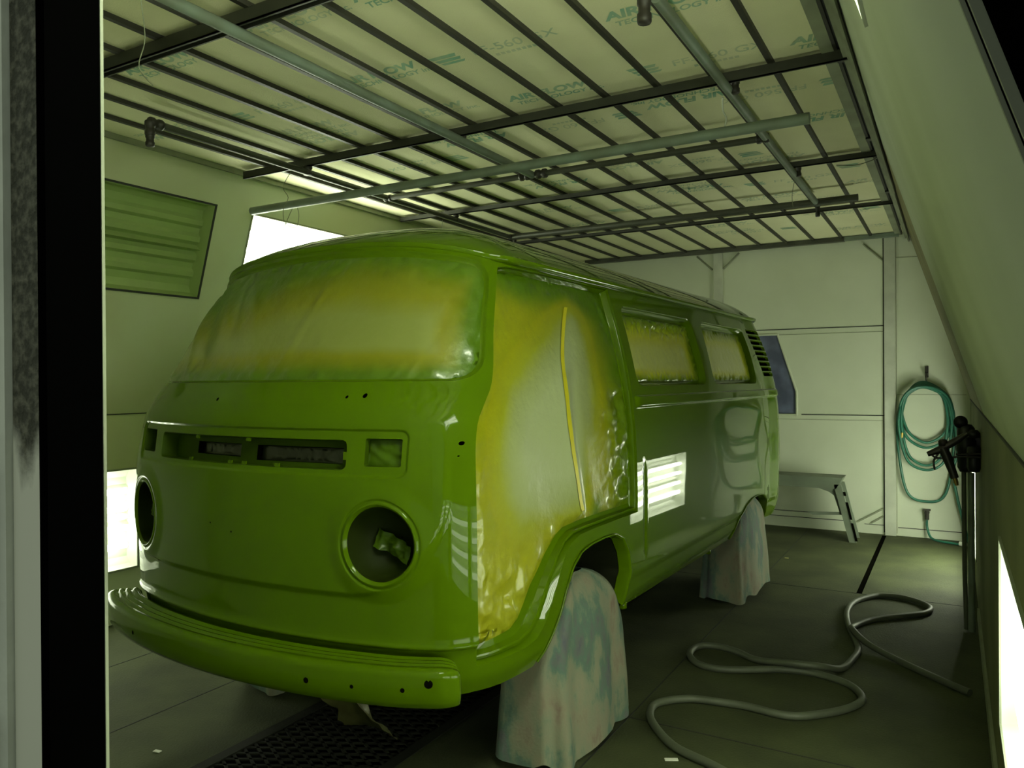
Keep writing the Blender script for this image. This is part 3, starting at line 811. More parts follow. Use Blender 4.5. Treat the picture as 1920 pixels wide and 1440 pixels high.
sy = inv_side([(1.53 + dd, v) for dd in (-.024, -.014, -.007, 0, .007, .014, .024) for v in np.arange(.62, 1.1, .03)])
G = np.concatenate([G, ex, sx, sy])
OUT = resample(np.array([(-UM, VB0), (UM, VB0), (UM, VB1), (-UM, VB1)]), .05)
V2, T3 = patch(OUT, list(H.values()), G, .006)
P3 = SB(V2[:, 0], V2[:, 1]); N3 = SN(V2[:, 0], V2[:, 1])
body = MB()
body.add(P3, [tuple(int(i) for i in t) for t in T3], M['paint'], True, normals=N3)
RIM_S = [(0, 0), (.003, .006), (.004, .022)]
rim(body, H['ws'], [(0, 0), (.004, .004), (.006, .012), (.016, .014)], M['paint'])
for k in range(2):
    rim(body, H['win%d' % k], [(0, 0), (.004, .004), (.007, .034), (.030, .036)], M['paint']); rim(body, H['winr%d' % k], [(0, 0), (.004, .004), (.007, .02)], M['paint'])
def arch_open(lp):
    k = int(np.argmin(lp[:, 1])); lp = np.roll(lp, -k, 0); lo = lp[:, 1] > VB0 - .002
    i = int(np.argmax(lo)); j = len(lp) - int(np.argmax(lo[::-1])); return slice(i, j), k
for nm in ('arf', 'arr', 'arfr', 'arrr'):
    sl, k = arch_open(H[nm]); L = []
    for ins, dep in [(0, 0), (-.004, -.007), (.002, -.008), (.006, .004), (.008, .05)]:
        q = np.roll(inset(H[nm], ins), -k, 0)[sl]; L.append(SB(q[:, 0], q[:, 1]) - SN(q[:, 0], q[:, 1]) * dep)
    ring_strip(body, L, M['paint'], closed=False)
for s in (1, -1):
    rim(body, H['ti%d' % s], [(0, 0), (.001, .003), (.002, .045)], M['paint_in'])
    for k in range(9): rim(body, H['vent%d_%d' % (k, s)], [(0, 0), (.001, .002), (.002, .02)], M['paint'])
for i in range(len(DOTS)): rim(body, H['dot%d' % i], [(0, 0), (.0005, .004)], M['dark'])
shell = body.build('body_shell', VAN)

# door sill and jamb: stepped flanges between the opening and the paper
jb = MB(); L = []
nD = SN(DO[:, 0], DO[:, 1])
for f, dep in ((0, 0), (.05, .010), (.10, .022), (.34, .020), (.40, .010), (.50, .012), (.58, .034), (1.0, .040)):
    q = DO + (DI - DO) * f; L.append(SB(q[:, 0], q[:, 1]) - nD * dep)
ring_strip(jb, L, M['paint'])
jb.build('door_jamb', VAN, sharp=40)

# roof
RT = np.concatenate([np.linspace(0, 6, 61), np.linspace(6.15, 11, 33), np.linspace(11.1, 15, 40)]); RT = np.concatenate([-RT[:0:-1], RT])[:-1]
ring = SB(T2U(RT), np.full_like(RT, VB1))
ss = np.concatenate([[1., .994, .985, .97, .95], np.linspace(.92, 0.0, 20)])
ctr = np.stack([np.zeros(len(ring)), np.clip(ring[:, 1], 1.15, 3.3)], 1)
rows = []
for s in ss:
    xy = ctr + (ring[:, :2] - ctr) * s
    h = (1 - s ** 2.3) ** .72
    z = ring[:, 2] + (2.078 - ring[:, 2]) * h
    rows.append(np.stack([xy[:, 0], xy[:, 1], z], 1))
rf = MB(); ring_strip(rf, rows, M['paint']); rf.build('roof', VAN)
# rain gutter round the roof edge
gt = MB(); nrm_r = SN(T2U(RT), np.full_like(RT, VB1)); nrm_r[:, 2] = 0; nrm_r /= np.linalg.norm(nrm_r, axis=1)[:, None]
sc_g = np.where(np.abs(RT) < 4.5, .35, np.where(np.abs(RT) < 5.2, .35 + .65 * (np.abs(RT) - 4.5) / .7, 1.))[:, None]
L = []
for o_, dz in ((0, -.012), (.016, -.014), (.026, -.006), (.029, .006), (.026, .010), (.021, .004), (.010, .000), (0, .006)):
    L.append(ring + nrm_r * o_ * sc_g + np.array([0, 0, 1]) * dz)
ring_strip(gt, L, M['paint']); gt.build('rain_gutter', VAN)

# ---------------------------------------------------------------- recesses behind openings
def front_plate(name, loop, dep, m, par, holes=(), mat_h=None):
    g = np.array([(u, v) for u in np.arange(loop[:, 0].min(), loop[:, 0].max(), .025) for v in np.arange(loop[:, 1].min(), loop[:, 1].max(), .02)])
    V, T = patch(loop, list(holes), g, .004)
    b = MB(); b.add(SB(V[:, 0], V[:, 1]) - SN(V[:, 0], V[:, 1]) * dep, [tuple(int(i) for i in t) for t in T], m)
    return b
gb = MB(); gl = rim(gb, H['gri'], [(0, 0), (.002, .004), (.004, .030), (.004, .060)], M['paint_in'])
holes = [ccw(inv_front([(-.30, 1.185), (-.035, 1.185), (-.035, 1.228), (-.30, 1.228)])), ccw(inv_front([(.05, 1.178), (.42, 1.178), (.42, 1.228), (.05, 1.228)]))]
V, T = patch(gl, holes, np.array([(u, v) for u in np.arange(-.5, .5, .025) for v in (1.17, 1.2, 1.23)]), .004)
gb.add(SB(V[:, 0], V[:, 1]) - SN(V[:, 0], V[:, 1]) * .058, [tuple(int(i) for i in t) for t in T], M['paint_in'])
for hh in holes: rim(gb, hh, [(0, .058), (.001, .062), (.002, .085)], M['dark'])
for x, z in ((-.22, 1.245), (.06, 1.245), (-.25, 1.164), (.05, 1.164), (.20, 1.164), (-.02, 1.164)):
    q = inv_front([(x - .009, z - .007), (x + .009, z - .007), (x + .009, z + .007), (x - .009, z + .007)])
    p = SB(q[:, 0], q[:, 1]) - SN(q[:, 0], q[:, 1]) * .004; gb.prism([Vector(a) for a in p], (0, .006, 0), M['paint'])
q = inv_front([(.455, 1.19), (.475, 1.19), (.475, 1.215), (.455, 1.215)]); p = SB(q[:, 0], q[:, 1]) - SN(q[:, 0], q[:, 1]) * .003; gb.prism([Vector(a) for a in p], (0, .006, 0), M['paint'])
gb.build('grille_recess', VAN)
db = MB()
for k, hh in enumerate(holes):
    g = np.array([(u, v) for u in np.arange(hh[:, 0].min(), hh[:, 0].max(), .012) for v in np.arange(hh[:, 1].min(), hh[:, 1].max(), .009)])
    V, T = patch(hh, [], g, .003); P = SB(V[:, 0], V[:, 1]); n = SN(V[:, 0], V[:, 1])
    w = fbm(P, 34.) * .007 * np.clip(polydist(hh, V) / .01, 0, 1)
    db.add(P - n * (.080 + w)[:, None], [tuple(int(i) for i in t) for t in T], M['dark_gloss'])
db.build('grille_duct', VAN)

for s in (1, -1):
    # turn-signal opening: crumpled film on the van's left, dark cavity on the right
    lp = inset(H['ti%d' % s], .002)
    g = np.array([(u, v) for u in np.arange(lp[:, 0].min(), lp[:, 0].max(), .008) for v in np.arange(lp[:, 1].min(), lp[:, 1].max(), .008)])
    V, T = patch(lp, [], g, .003); P = SB(V[:, 0], V[:, 1]); n = SN(V[:, 0], V[:, 1])
    w = (ridge(P, 22.) * .010 + fbm(P, 40.) * .004) * (1 if s > 0 else 0)
    b = MB(); b.add(P - n * (.030 - w)[:, None] if s > 0 else P - n * .044, [tuple(int(i) for i in t) for t in T], M['film_bit'] if s > 0 else M['dark'])
    b.build('turn_signal_film' if s > 0 else 'turn_signal_recess', VAN)
    # headlamp bucket with a scrap of film in it
    hb = MB(); lp = H['hl%d' % s]; c = lp.mean(0)
    c3 = SB(c[:1], c[1:])[0]; nn = SN(c[:1], c[1:])[0]; nn = (nn + np.array([0, -1.4, 0])); nn /= np.linalg.norm(nn)
    edge = SB(lp[:, 0], lp[:, 1]); L = []
    for sc, dep in ((1., 0), (.985, .002), (.955, .004), (.93, .010), (.915, .03), (.90, .05), (.80, .085), (.60, .115), (.35, .130), (.02, .134)):
        L.append(c3 + (edge - c3) * sc - nn * dep)
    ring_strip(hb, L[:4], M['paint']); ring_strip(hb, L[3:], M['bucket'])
    bk_ = hb.build('headlamp_bucket', VAN)
    fb = MB(); vs = []
    for i in range(26):
        for j in range(15):
            a, bb = (i / 25 - .5) * .13, (j / 14 - .5) * .055
            q = Vector((a, bb, s))
            h = noise.fractal(q * 15, 1, 2, 4) * .022 + (1 - abs(noise.noise(q * 20)) * 2) * .012
            vs.append(Vector(c3) + Vector((a * math.cos(.0) + bb * .15, .0, bb - a * .35 - .018)) - Vector(nn) * (.088 - h))
    fb.add(vs, [(i * 15 + j, i * 15 + j + 1, (i + 1) * 15 + j + 1, (i + 1) * 15 + j) for i in range(25) for j in range(14)], M['film_bit'])
    fb.build('film_scrap', bk_)

# wheel houses and floor pan close the shell from below
for nm, s in (('arf', 1), ('arr', 1), ('arfr', -1), ('arrr', -1)):
    lp = inset(H[nm], .012); thr = .50 if 'arf' in nm else .57
    k = int(np.argmin(lp[:, 1])); lp = np.roll(lp, -k, 0); lp = lp[lp[:, 1] > thr]; e = SB(lp[:, 0], lp[:, 1]) - SN(lp[:, 0], lp[:, 1]) * .05
    c = e.mean(0); c[2] = thr; L = [e]
    for sc, dep in ((1.02, .10), (1.0, .20), (.94, .28), (.80, .34), (.5, .375), (.02, .385)):
        q = c + (e - c) * np.array([1, sc, sc]); q[:, 0] = e[:, 0] - s * dep; L.append(q)
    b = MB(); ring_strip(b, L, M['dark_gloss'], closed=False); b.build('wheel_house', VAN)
fp = MB()
uu = np.linspace(-UM, UM, 160)[:-1]; e = SB(uu, np.full_like(uu, VB0)); cc = np.array([0, 2.1, .45])
_a = ((e[:, 1] > .47) & (e[:, 1] < 1.42)) | ((e[:, 1] > 2.86) & (e[:, 1] < 3.90)); e[:, 0] = np.where(_a, np.clip(e[:, 0], -.46, .46), e[:, 0])
L = [e, e * np.array([.985, 1, 1]) + np.array([0, .0, .02]), cc + (e - cc) * np.array([.6, .97, 0]) + np.array([0, 0, .03]), cc + (e - cc) * np.array([.02, .9, 0]) + np.array([0, 0, .03])]
ring_strip(fp, L, M['dark']); fp.build('floor_pan', VAN)
ib = MB()    # dark interior behind holes and vents
L = []
for v in (.50, .9, 1.3, 1.5, 1.80):
    P = SB(uu, np.full_like(uu, v)); n = SN(uu, np.full_like(uu, v)); q = P - n * .47; q[:, 1] = np.clip(P[:, 1] - n[:, 1] * .15, .30, 4.15); L.append(q)
cc = np.array([0, 2.2, 1.9]); L.append(cc + (L[-1] - cc) * np.array([.05, .8, .2]))
ring_strip(ib, L, M['dark']); ib.build('inner_lining', VAN)
# side vents: dark backs
for s in (1, -1):
    vb = MB()
    for k in range(9):
        lp = H['vent%d_%d' % (k, s)]; p = SB(lp[:, 0], lp[:, 1]) - SN(lp[:, 0], lp[:, 1]) * .02
        vb.add(p, [tuple(range(len(p)))], M['dark'], False)
    vb.build('vent_duct', VAN)

# ---------------------------------------------------------------- masking films
def film(name, loop, dep, m, step, spray, wr, label=None):
    g = np.array([(u + (j % 2) * step * .5, v) for j, v in enumerate(np.arange(loop[:, 1].min(), loop[:, 1].max(), step)) for u in np.arange(loop[:, 0].min(), loop[:, 0].max(), step)])
    V, T = patch(loop, [], g, step * .4)
    P = SB(V[:, 0], V[:, 1]) ; n = SN(V[:, 0], V[:, 1]); d = polydist(loop, V)
    P = P - n * (dep - wr(V, P, d))[:, None]
    b = MB(); b.add(P, [tuple(int(i) for i in t) for t in T], m, True, att=spray(V, P, d))
    o = b.build(name, VAN)
    if label: o['label'] = label
    return o
def ws_spray(V, P, d):
    u, v = V[:, 0], V[:, 1]; um = H['ws'][:, 0].max()
    top = (1.835 - v) / .19 + .12 * np.sin(u * 3.3 + .5) + .25 * np.exp(-((u - .1) / .25) ** 2) * 0; bot = (v - 1.432) / .085; lf = (u + um) / .10; rt_ = (um - u) / .15
    near = np.minimum(np.minimum(top + .35 * np.clip(u + .1, -.2, .45), bot), np.minimum(lf, rt_))
    return np.clip(1.12 - near * .62, 0, 1)
def ws_wr(V, P, d):
    e = np.exp(-d / .035); u, v = V[:, 0], V[:, 1]
    folds = .011 * np.array([noise.noise(Vector(((a + .9 * b) * 9, (b - .3 * a) * 1.6, 3.))) for a, b in V]) * (np.exp(-((u + .62) / .35) ** 2) + .25)
    fold2 = .004 * np.exp(-((u - .13 - (v - 1.6) * .35) / .018) ** 2) * smooth(1.78, 1.7, v) * smooth(1.45, 1.5, v)
    return (np.minimum(1, d / .012)) * (.0025 * fbm(P, 7.) + e * (.014 * ridge(P, 20.) - .004) + folds + fold2)
film('windshield_film', inset(H['ws'], .014), .013, M['film_ws'], .0135, ws_spray, ws_wr, 'masking film over the windshield with green and yellow overspray')
for k in range(2):
    def sp(V, P, d, k=k):
        L = inset(H['win%d' % k], .028); u, v = V[:, 0], V[:, 1]
        near = np.minimum(np.minimum((L[:, 1].max() - v) / (.13 if k == 0 else .10), (v - L[:, 1].min()) / .055), np.minimum((L[:, 0].max() - u) / .13, (u - L[:, 0].min()) / .055))
        return np.clip(1.0 - near * .60, 0, 1)
    def wr(V, P, d, k=k):
        v = V[:, 1]; e = np.exp(-d / .02) + (smooth(1.64, 1.70, v) * .9 if k == 0 else 0)
        return np.minimum(1, d / .01) * (.0015 * fbm(P, 11.) + np.minimum(e, 1.2) * (.020 * ridge(P, 21.) - .006))
    film('side_window_film', inset(H['win%d' % k], .028),   .035, M['film_side'], .0075, sp, wr, 'yellowed masking film in the %s side window' % ('middle' if k == 0 else 'rear'))
    film('side_window_film', inset(H['winr%d' % k], .006), .018, M['film_side'], .04, sp, lambda V, P, d: d * 0)
CORE = np.array([(1.07, 1.74), (1.15, 1.72), (1.19, 1.61), (1.17, 1.46), (1.14, 1.24), (1.10, 1.03), (1.04, .93), (.83, .915), (.63, .925), (.49, .93), (.40, 1.02), (.37, 1.15), (.39, 1.28), (.47, 1.41), (.67, 1.54), (.88, 1.65)])
TAPE = [(1.05, 1.735), (1.027, 1.715), (.927, 1.583), (.866, 1.479), (.838, 1.339), (.845, 1.20), (.876, 1.077), (.91, .94)]
def door_spray(V, P, d):
    q = P[:, 1:3]; s = polydist(CORE, q) * np.where(inpoly(CORE, q), -1, 1)
    a = np.clip(.54 + s * 3.2, 0, 1)
    top = smooth(1.66, 1.85, q[:, 1]) * .45 * smooth(.3, .8, q[:, 0]); right = smooth(1.16, 1.42, q[:, 0]) * .22
    low = smooth(.98, .66, q[:, 1]) * smooth(.5, .1, np.abs(q[:, 0] - .45) * 2) * -.12
    tx = np.interp(-q[:, 1], [-p[1] for p in TAPE], [p[0] for p in TAPE])
    grey = -.16 * np.exp(-((q[:, 0] - tx - .06) / .035) ** 2) * smooth(1.74, 1.6, q[:, 1]) * smooth(.9, .98, q[:, 1])
    band = .22 * np.exp(-((q[:, 0] - tx - .17) / .05) ** 2) * smooth(1.5, 1.2, q[:, 1])
    return np.clip(np.minimum(a, .74) + top + right + grey + band + low, 0, 1)
def door_wr(V, P, d):
    q = P[:, 1:3]; tx = np.interp(-q[:, 1], [-p[1] for p in TAPE], [p[0] for p in TAPE])
    k = q[:, 0] - tx
    w = .030 * np.exp(-np.abs(k) / .10) * smooth(1.75, 1.3, q[:, 1]) - .016 * np.exp(-((k - .11) / .04) ** 2) * smooth(1.6, 1.2, q[:, 1])
    w += .010 * np.array([noise.noise(Vector((a * 4 + b * 2.4, b * 1.5 - a, 1.))) for a, b in q])
    crk = np.exp(-d / .035) + smooth(1.1, 1.35, q[:, 0]) * .75 * smooth(1.48, 1.35, q[:, 1]) + .6 * smooth(.9, .75, q[:, 1])
    w += np.minimum(crk, 1.1) * (.018 * ridge(P, 10.) - .006 + .009 * ridge(P, 26.))
    return np.minimum(1, d / .04) * w - .0 * d
dp_ = film('door_masking_paper', DI, .038, M['film_door'], .0125, door_spray, door_wr, 'pale masking paper over the front door opening')
tp = MB(); pts = crom([(0, a, b) for a, b in TAPE], 6); vs = []
M['tape'] = mat('yellow_tape', (.52, .47, .015), .4)
for i, p in enumerate(pts):
    for wv in (-.014, .014):
        q = inv_side([(p.y + wv, p.z)]); s3 = SB(q[:, 0], q[:, 1])[0]; n3 = SN(q[:, 0], q[:, 1])[0]
        pp = np.array([s3]); dd = polydist(DI, q); w = door_wr(q, pp, dd)[0]
        vs.append(s3 - n3 * (.038 - w - .004))
tp.add(vs, [(2 * i, 2 * i + 1, 2 * i + 3, 2 * i + 2) for i in range(len(pts) - 1)], M['tape']); tp.build('masking_tape', dp_)['label'] = 'bright yellow tape strip down the paper'

# ---------------------------------------------------------------- front bumper
TE = 4.14
bt = np.linspace(-TE, TE, 121)
e = S0(bt, np.full_like(bt, .56)); nb_ = nrm(lambda U, v: S0(U2T(U), v), T2U(bt), np.full_like(bt, .56)); nb_[:, 2] = 0; nb_ /= np.linalg.norm(nb_, axis=1)[:, None]
endf = np.clip((TE - np.abs(bt)) / .5, 0, 1); endf = np.sqrt(1 - (1 - endf) ** 2)
prof = [(.012, .598), (.022, .608), (.034, .608), (.041, .598), (.050, .598), (.054, .609), (.062, .609), (.066, .598), (.074, .598), (.078, .609), (.086, .609), (.090, .598), (.098, .598), (.102, .608), (.114, .606), (.123, .602), (.1285, .595), (.1305, .584), (.130, .54), (.125, .51), (.114, .492), (.098, .484), (.075, .480), (.02, .480)]
L = []
for o_, z in prof:
    L.append(e + nb_ * (o_ * (.55 + .45 * endf))[:, None] * 1. + np.stack([0 * bt, 0 * bt, z - .56 - (1 - endf) * np.maximum(0, z - .55) * .9], 1))
bm_ = MB(); n = len(bt); vs = np.concatenate(L); fs = []
for i in range(len(prof) - 1):
    for k in range(n - 1): a = i * n + k; fs.append((a, a + 1, a + 1 + n, a + n))
bm_.add(vs, [f[::-1] for f in fs], M['paint'])
for k in (0, n - 1): bm_.add([l[k] for l in L], [tuple(range(len(L)))], M['paint'], False)
bump = bm_.build('front_bumper', VAN)
hb = MB()
def bpt(x, z, r):
    k = int(np.argmin(np.abs(e[:, 0] - x))); nv = Vector(nb_[k]); c = Vector(e[k]) + nv * (.1292 * (.55 + .45 * endf[k])); c.z = z
    tdir = Vector((0, 0, 1)).cross(nv); vs = [c + nv * .0012 + (tdir * math.cos(2 * PI * i / 12) + Vector((0, 0, 1)) * math.sin(2 * PI * i / 12)) * r for i in range(12)]
    hb.add(vs, [tuple(range(12))], M['dark'], False)
for x, z, r in ((.40, .545, .009), (.545, .545, .006), (.68, .548, .007), (.735, .568, .013), (-.42, .54, .008), (-.70, .57, .012)):
    hb = MB(); bpt(x, z, r); hb.build('bolt_hole', bump)
p_ = Vector(SB(T2U(-5.05), 1.70)[0]); n_ = Vector(SN(T2U(-5.05), 1.70)[0])
b = MB(); b.tube([p_, p_ + n_ * .02, p_ + n_ * .035], .008, M['dark'], 8, radii=[.008, .008, .011]); b.build('hinge_stub', VAN)
# small bits under the sill
for (x, y, z, r) in ((.80, 1.40, .452, .022), (.80, 2.62, .452, .016)):
    b = MB(); b.lathe([(0, -.02), (r, -.012), (r, .012), (0, .02)], M['paint'], Matrix.Translation((x, y, z)), 10); b.build('jacking_point', VAN)

# wheels (hidden inside their covers)
WHEEL = [(.70, 1.05), (-.70, 1.05), (.70, 3.50), (-.70, 3.50)]
for x, y in WHEEL:
    b = MB(); Mx = Matrix.Translation((x, y, .318)) @ Matrix.Rotation(PI / 2, 4, 'Y')
    b.lathe([(.19, -.075), (.27, -.085), (.305, -.07), (.316, -.03), (.316, .03), (.305, .07), (.27, .085), (.19, .075)], M['tyre'], Mx, 36)
    w_ = b.build('wheel', VAN)
    b = MB(); b.lathe([(.0, .03), (.10, .045), (.17, .05), (.19, .075)], M['trestle'], Mx, 28); b.lathe([(.0, -.03), (.17, -.05), (.19, -.075)], M['trestle'], Mx, 28); b.build('wheel_rim', w_)
for y in (1.05, 3.50): b = MB(); b.tube([(-.62, y, .32), (.62, y, .32)], .04, M['dark'], 8); b.build('axle', VAN)
# ================================================================== PROPS
vy = math.radians(-1.79)
def v2w(x, y, z=0.): return Vector((-2.0992 + x * math.cos(vy) - y * math.sin(vy), 1.755 + x * math.sin(vy) + y * math.cos(vy), z))

# cloth covers draped over the wheels
def wheel_cover(x, y, s, seed, top, label):
    """cloth over a wheel centred at van-local (x, y); s = +1 outer face towards +x"""
    root_loc = v2w(x, y)
    NA, NZ = 96, 40
    rows = []
    zs = [1 - (k / (NZ - 1)) ** 1.15 for k in range(NZ)]       # 1 top .. 0 hem
    for k, f in enumerate(zs):
        row = []
        for a in range(NA):
            th = 2 * PI * a / NA; c, sn = math.cos(th), math.sin(th)
            fold = noise.noise(Vector((c * 2.2, sn * 2.2, seed))) * .5 + math.sin(th * 7 + seed + 1.5 * math.sin(2 * th)) * .5 + .4 * math.sin(th * 11 + seed * 2)
            hem = .012 + .055 * max(0, noise.noise(Vector((c * 1.7, sn * 1.7, seed + 5)))) + .018 * max(0, math.sin(th * 5 + seed))
            z = hem + (top - hem) * f
            R_ = .345
            ly = math.sqrt(max(.0004, R_ ** 2 - max(0, z - .33) ** 2)) if z > .33 else R_ * (1 + .06 * (1 - z / .33))
            if z > .33 and z - .33 > R_ - .002: ly = .03
            lw = .130 * (1 - .55 * max(0, (z - .52) / (top - .52)) ** 2) + .035 * (1 - min(1, z / .55))
            e = .42
            rx = abs(c) ** e * (1 if c >= 0 else -1) * lw; ry = abs(sn) ** (e + .15) * (1 if sn >= 0 else -1) * ly
            amp = .020 * (1 - f) ** .8 + .002
            rx += (c * fold) * amp * 1.1; ry += sn * fold * amp
            rx += .006 * noise.noise(Vector((c * 3, sn * 3, z * 7 + seed)))
            row.append((rx * s, ry, z))
        rows.append(row)
    vs = [p for r in rows for p in r]; fs = []
    for k in range(NZ - 1):
        for a in range(NA): q, w = k * NA + a, k * NA + (a + 1) % NA; fs.append((q, w, w + NA, q + NA))
    fs.append(tuple(range(NA)))
    b = MB(); b.add(vs, [f[::-1] for f in fs] if s < 0 else fs, M['cover'])
    o = b.build('wheel_cover'); o.location = root_loc; o.rotation_euler = (0, 0, vy)
    return tag(o, label, 'wheel cover', 'cloth covers over the wheels of the van')
wheel_cover(.705, 1.055, 1, 1.3, .672, 'stained grey cloth cover draped over the front wheel nearest the camera')
wheel_cover(.712, 3.52, 1, 4.1, .672, 'stained grey cloth cover over the rear wheel under the van tail')
wheel_cover(-.705, 1.055, -1, 7.7, .672, 'grey cloth cover peeking out under the far end of the bumper')

# overhead pipework: one connected network, and one loose pipe hung below it
def fit(parent, off, fn, p, d, rr, L):
    b = MB(); d = Vector(d).normalized()
    Mx = Matrix.Translation(Vector(p) - off) @ d.to_track_quat('Z', 'Y').to_matrix().to_4x4()
    b.lathe([(0, -L / 2), (rr * .9, -L / 2), (rr, -L / 2 + .006), (rr, -L * .18), (rr * .82, -L * .12), (rr * .82, L * .12), (rr, L * .18), (rr, L / 2 - .006), (rr * .9, L / 2), (0, L / 2)], M['fitting'], Mx, 12)
    b.build(fn, parent)
zf = 2.665
oc = Vector((-2.05, 4.05, zf))
net = empty('pipe_network', oc, 0, 'connected grid of grey pipes fixed just below the ceiling beams', 'pipes')
for p, q, r, m in (((-3.28, 2.33, zf), (-3.28, 5.72, zf), .018, 'pipe_d'), ((-2.18, .75, zf), (-2.18, 4.05, zf), .0215, 'pipe'), ((-.825, 2.38, zf), (-.825, 5.80, zf), .0195, 'pipe'),
                   ((-3.28, 4.05, zf), (-.825, 4.05, zf), .0175, 'pipe_d'), ((-3.28, 5.70, zf), (-.555, 5.70, zf), .025, 'pipe_d')):
    b = MB(); b.tube([Vector(p) - oc, Vector(q) - oc], r, M[m], 12); b.build('pipe_run', net)
for f_ in (('elbow', (-3.28, 2.32, zf), (0, 1, 0), .026, .07), ('elbow', (-3.28, 2.29, zf - .03), (0, 0, 1), .024, .07), ('pipe_nipple', (-3.28, 2.29, zf - .085), (0, 0, 1), .021, .06),
      ('clamp', (-3.28, 3.31, zf + .012), (0, 0, 1), .028, .055), ('elbow', (-3.28, 4.05, zf), (1, 0, 0), .022, .06), ('clamp', (-3.28, 4.86, zf + .012), (0, 0, 1), .022, .05), ('elbow', (-3.28, 5.70, zf), (0, 1, 0), .024, .05),
      ('coupling', (-2.235, 4.05, zf), (1, 0, 0), .026, .06), ('coupling', (-2.12, 4.05, zf), (1, 0, 0), .028, .07), ('elbow', (-.84, 4.05, zf), (1, 0, 0), .025, .06),
      ('pipe_cap', (-.865, 2.38, zf - .03), (0, 0, 1), .024, .09), ('clamp', (-.80, 3.31, zf + .015), (0, 0, 1), .02, .06), ('clamp', (-.80, 4.86, zf + .015), (0, 0, 1), .016, .06), ('pipe_nipple', (-.825, 5.78, zf - .045), (0, 0, 1), .016, .08),
      ('clamp', (-2.18, 3.31, zf + .015), (0, 0, 1), .012, .05), ('pipe_nipple', (-3.27, 5.74, zf - .05), (0, 0, 1), .018, .08)):
    fit(net, oc, *f_)
b = MB(); b.tube([(-3.78, 3.335, 2.50), (-.505, 3.335, 2.50)], .024, M['pipe'], 12)
tag(b.build('loose_pipe'), 'long grey pipe hung crosswise by wires, the lowest below the ceiling', 'pipe')

def wire(pts, r, label, m='wire'):
    b = MB(); b.tube(crom(pts, 6), r, M[m], 5); return tag(b.build('hanging_wire'), label, 'wire', 'loose wires hanging from the ceiling')
wire([(-3.40, 3.30, 2.69), (-3.46, 3.29, 2.60), (-3.42, 3.29, 2.53), (-3.47, 3.30, 2.47), (-3.50, 3.34, 2.40), (-3.44, 3.37, 2.37), (-3.42, 3.375, 2.45), (-3.46, 3.375, 2.50), (-3.55, 3.37, 2.36)], .0022, 'thin wire looped round the lowest pipe over the lit wall lamp')
wire([(-2.13, 1.45, 2.74), (-2.13, 1.46, 2.6), (-2.17, 1.5, 2.5), (-2.2, 1.5, 2.42), (-2.16, 1.52, 2.36)], .0018, 'thin wire dangling below the thick front beam')
wire([(-.85, 3.30, 2.64), (-.86, 3.34, 2.60), (-.845, 3.335, 2.56), (-.85, 3.335, 2.525)], .004, 'pale twisted wire tying the lowest pipe to the right pipe', 'trim_w')
wire([(-.83, 4.9, 2.64), (-.845, 4.9, 2.55), (-.84, 4.9, 2.48)], .0018, 'thin wire dangling from the right pipe near the back')
wire([(-.60, 4.95, 2.71), (-.48, 4.93, 2.69), (-.36, 4.9, 2.71)], .0025, 'stray wire poking from the right ceiling edge')
wire([(-3.42, 4.88, 2.68), (-3.43, 4.88, 2.58), (-3.42, 4.88, 2.50)], .0018, 'thin wire dangling behind the roof of the van')

# air hose on the floor
HP = [(-.02, 3.12), (-.30, 2.96), (-.55, 2.83), (-.761, 2.788), (-.93, 2.86), (-1.05, 2.98), (-1.12, 3.10), (-1.125, 3.22), (-1.025, 3.325), (-.90, 3.355), (-.78, 3.369), (-.602, 3.36), (-.469, 3.463), (-.38, 3.59), (-.355, 3.711), (-.428, 3.843), (-.577, 3.905), (-.70, 3.89), (-.787, 3.85), (-.90, 3.78), (-1.0, 3.74), (-1.10, 3.755), (-1.175, 3.85), (-1.19, 3.95), (-1.16, 4.03), (-1.075, 4.054), (-.97, 4.02), (-.86, 3.952), (-.692, 3.885), (-.56, 3.91), (-.48, 4.03), (-.445, 4.20), (-.435, 4.36), (-.468, 4.53), (-.53, 4.78), (-.565, 5.05), (-.545, 5.30), (-.45, 5.49), (-.37, 5.535), (-.28, 5.53), (-.18, 5.46), (-.125, 5.35), (-.16, 5.22), (-.26, 5.11), (-.36, 5.01), (-.44, 4.90), (-.495, 4.74), (-.485, 4.58), (-.40, 4.44), (-.257, 4.30), (-.065, 4.11), (.06, 4.0)]
HP = [HP[i] for i in range(3, len(HP))]
HP = [(-.12, 2.42), (-.40, 2.60), (-.60, 2.70)] + HP
hz = []
for i, (x, y) in enumerate(HP):
    z = .018
    for cx, cy in ((-.692, 3.885), (-.56, 3.91), (-.62, 3.895)):
        if i > 20: z = max(z, .018 + .036 * math.exp(-((x - cx) ** 2 + (y - cy) ** 2) / .006))
    if i > 42: z = max(z, .018 + .036 * math.exp(-((x + .475) ** 2 + (y - 4.55) ** 2) / .02))
    hz.append((x, y, z))
b = MB(); b.tube(crom(hz, 7), .0165, M['hose'], 10)
tag(b.build('air_hose'), 'grey air hose snaking in loops across the steel floor', 'hose')

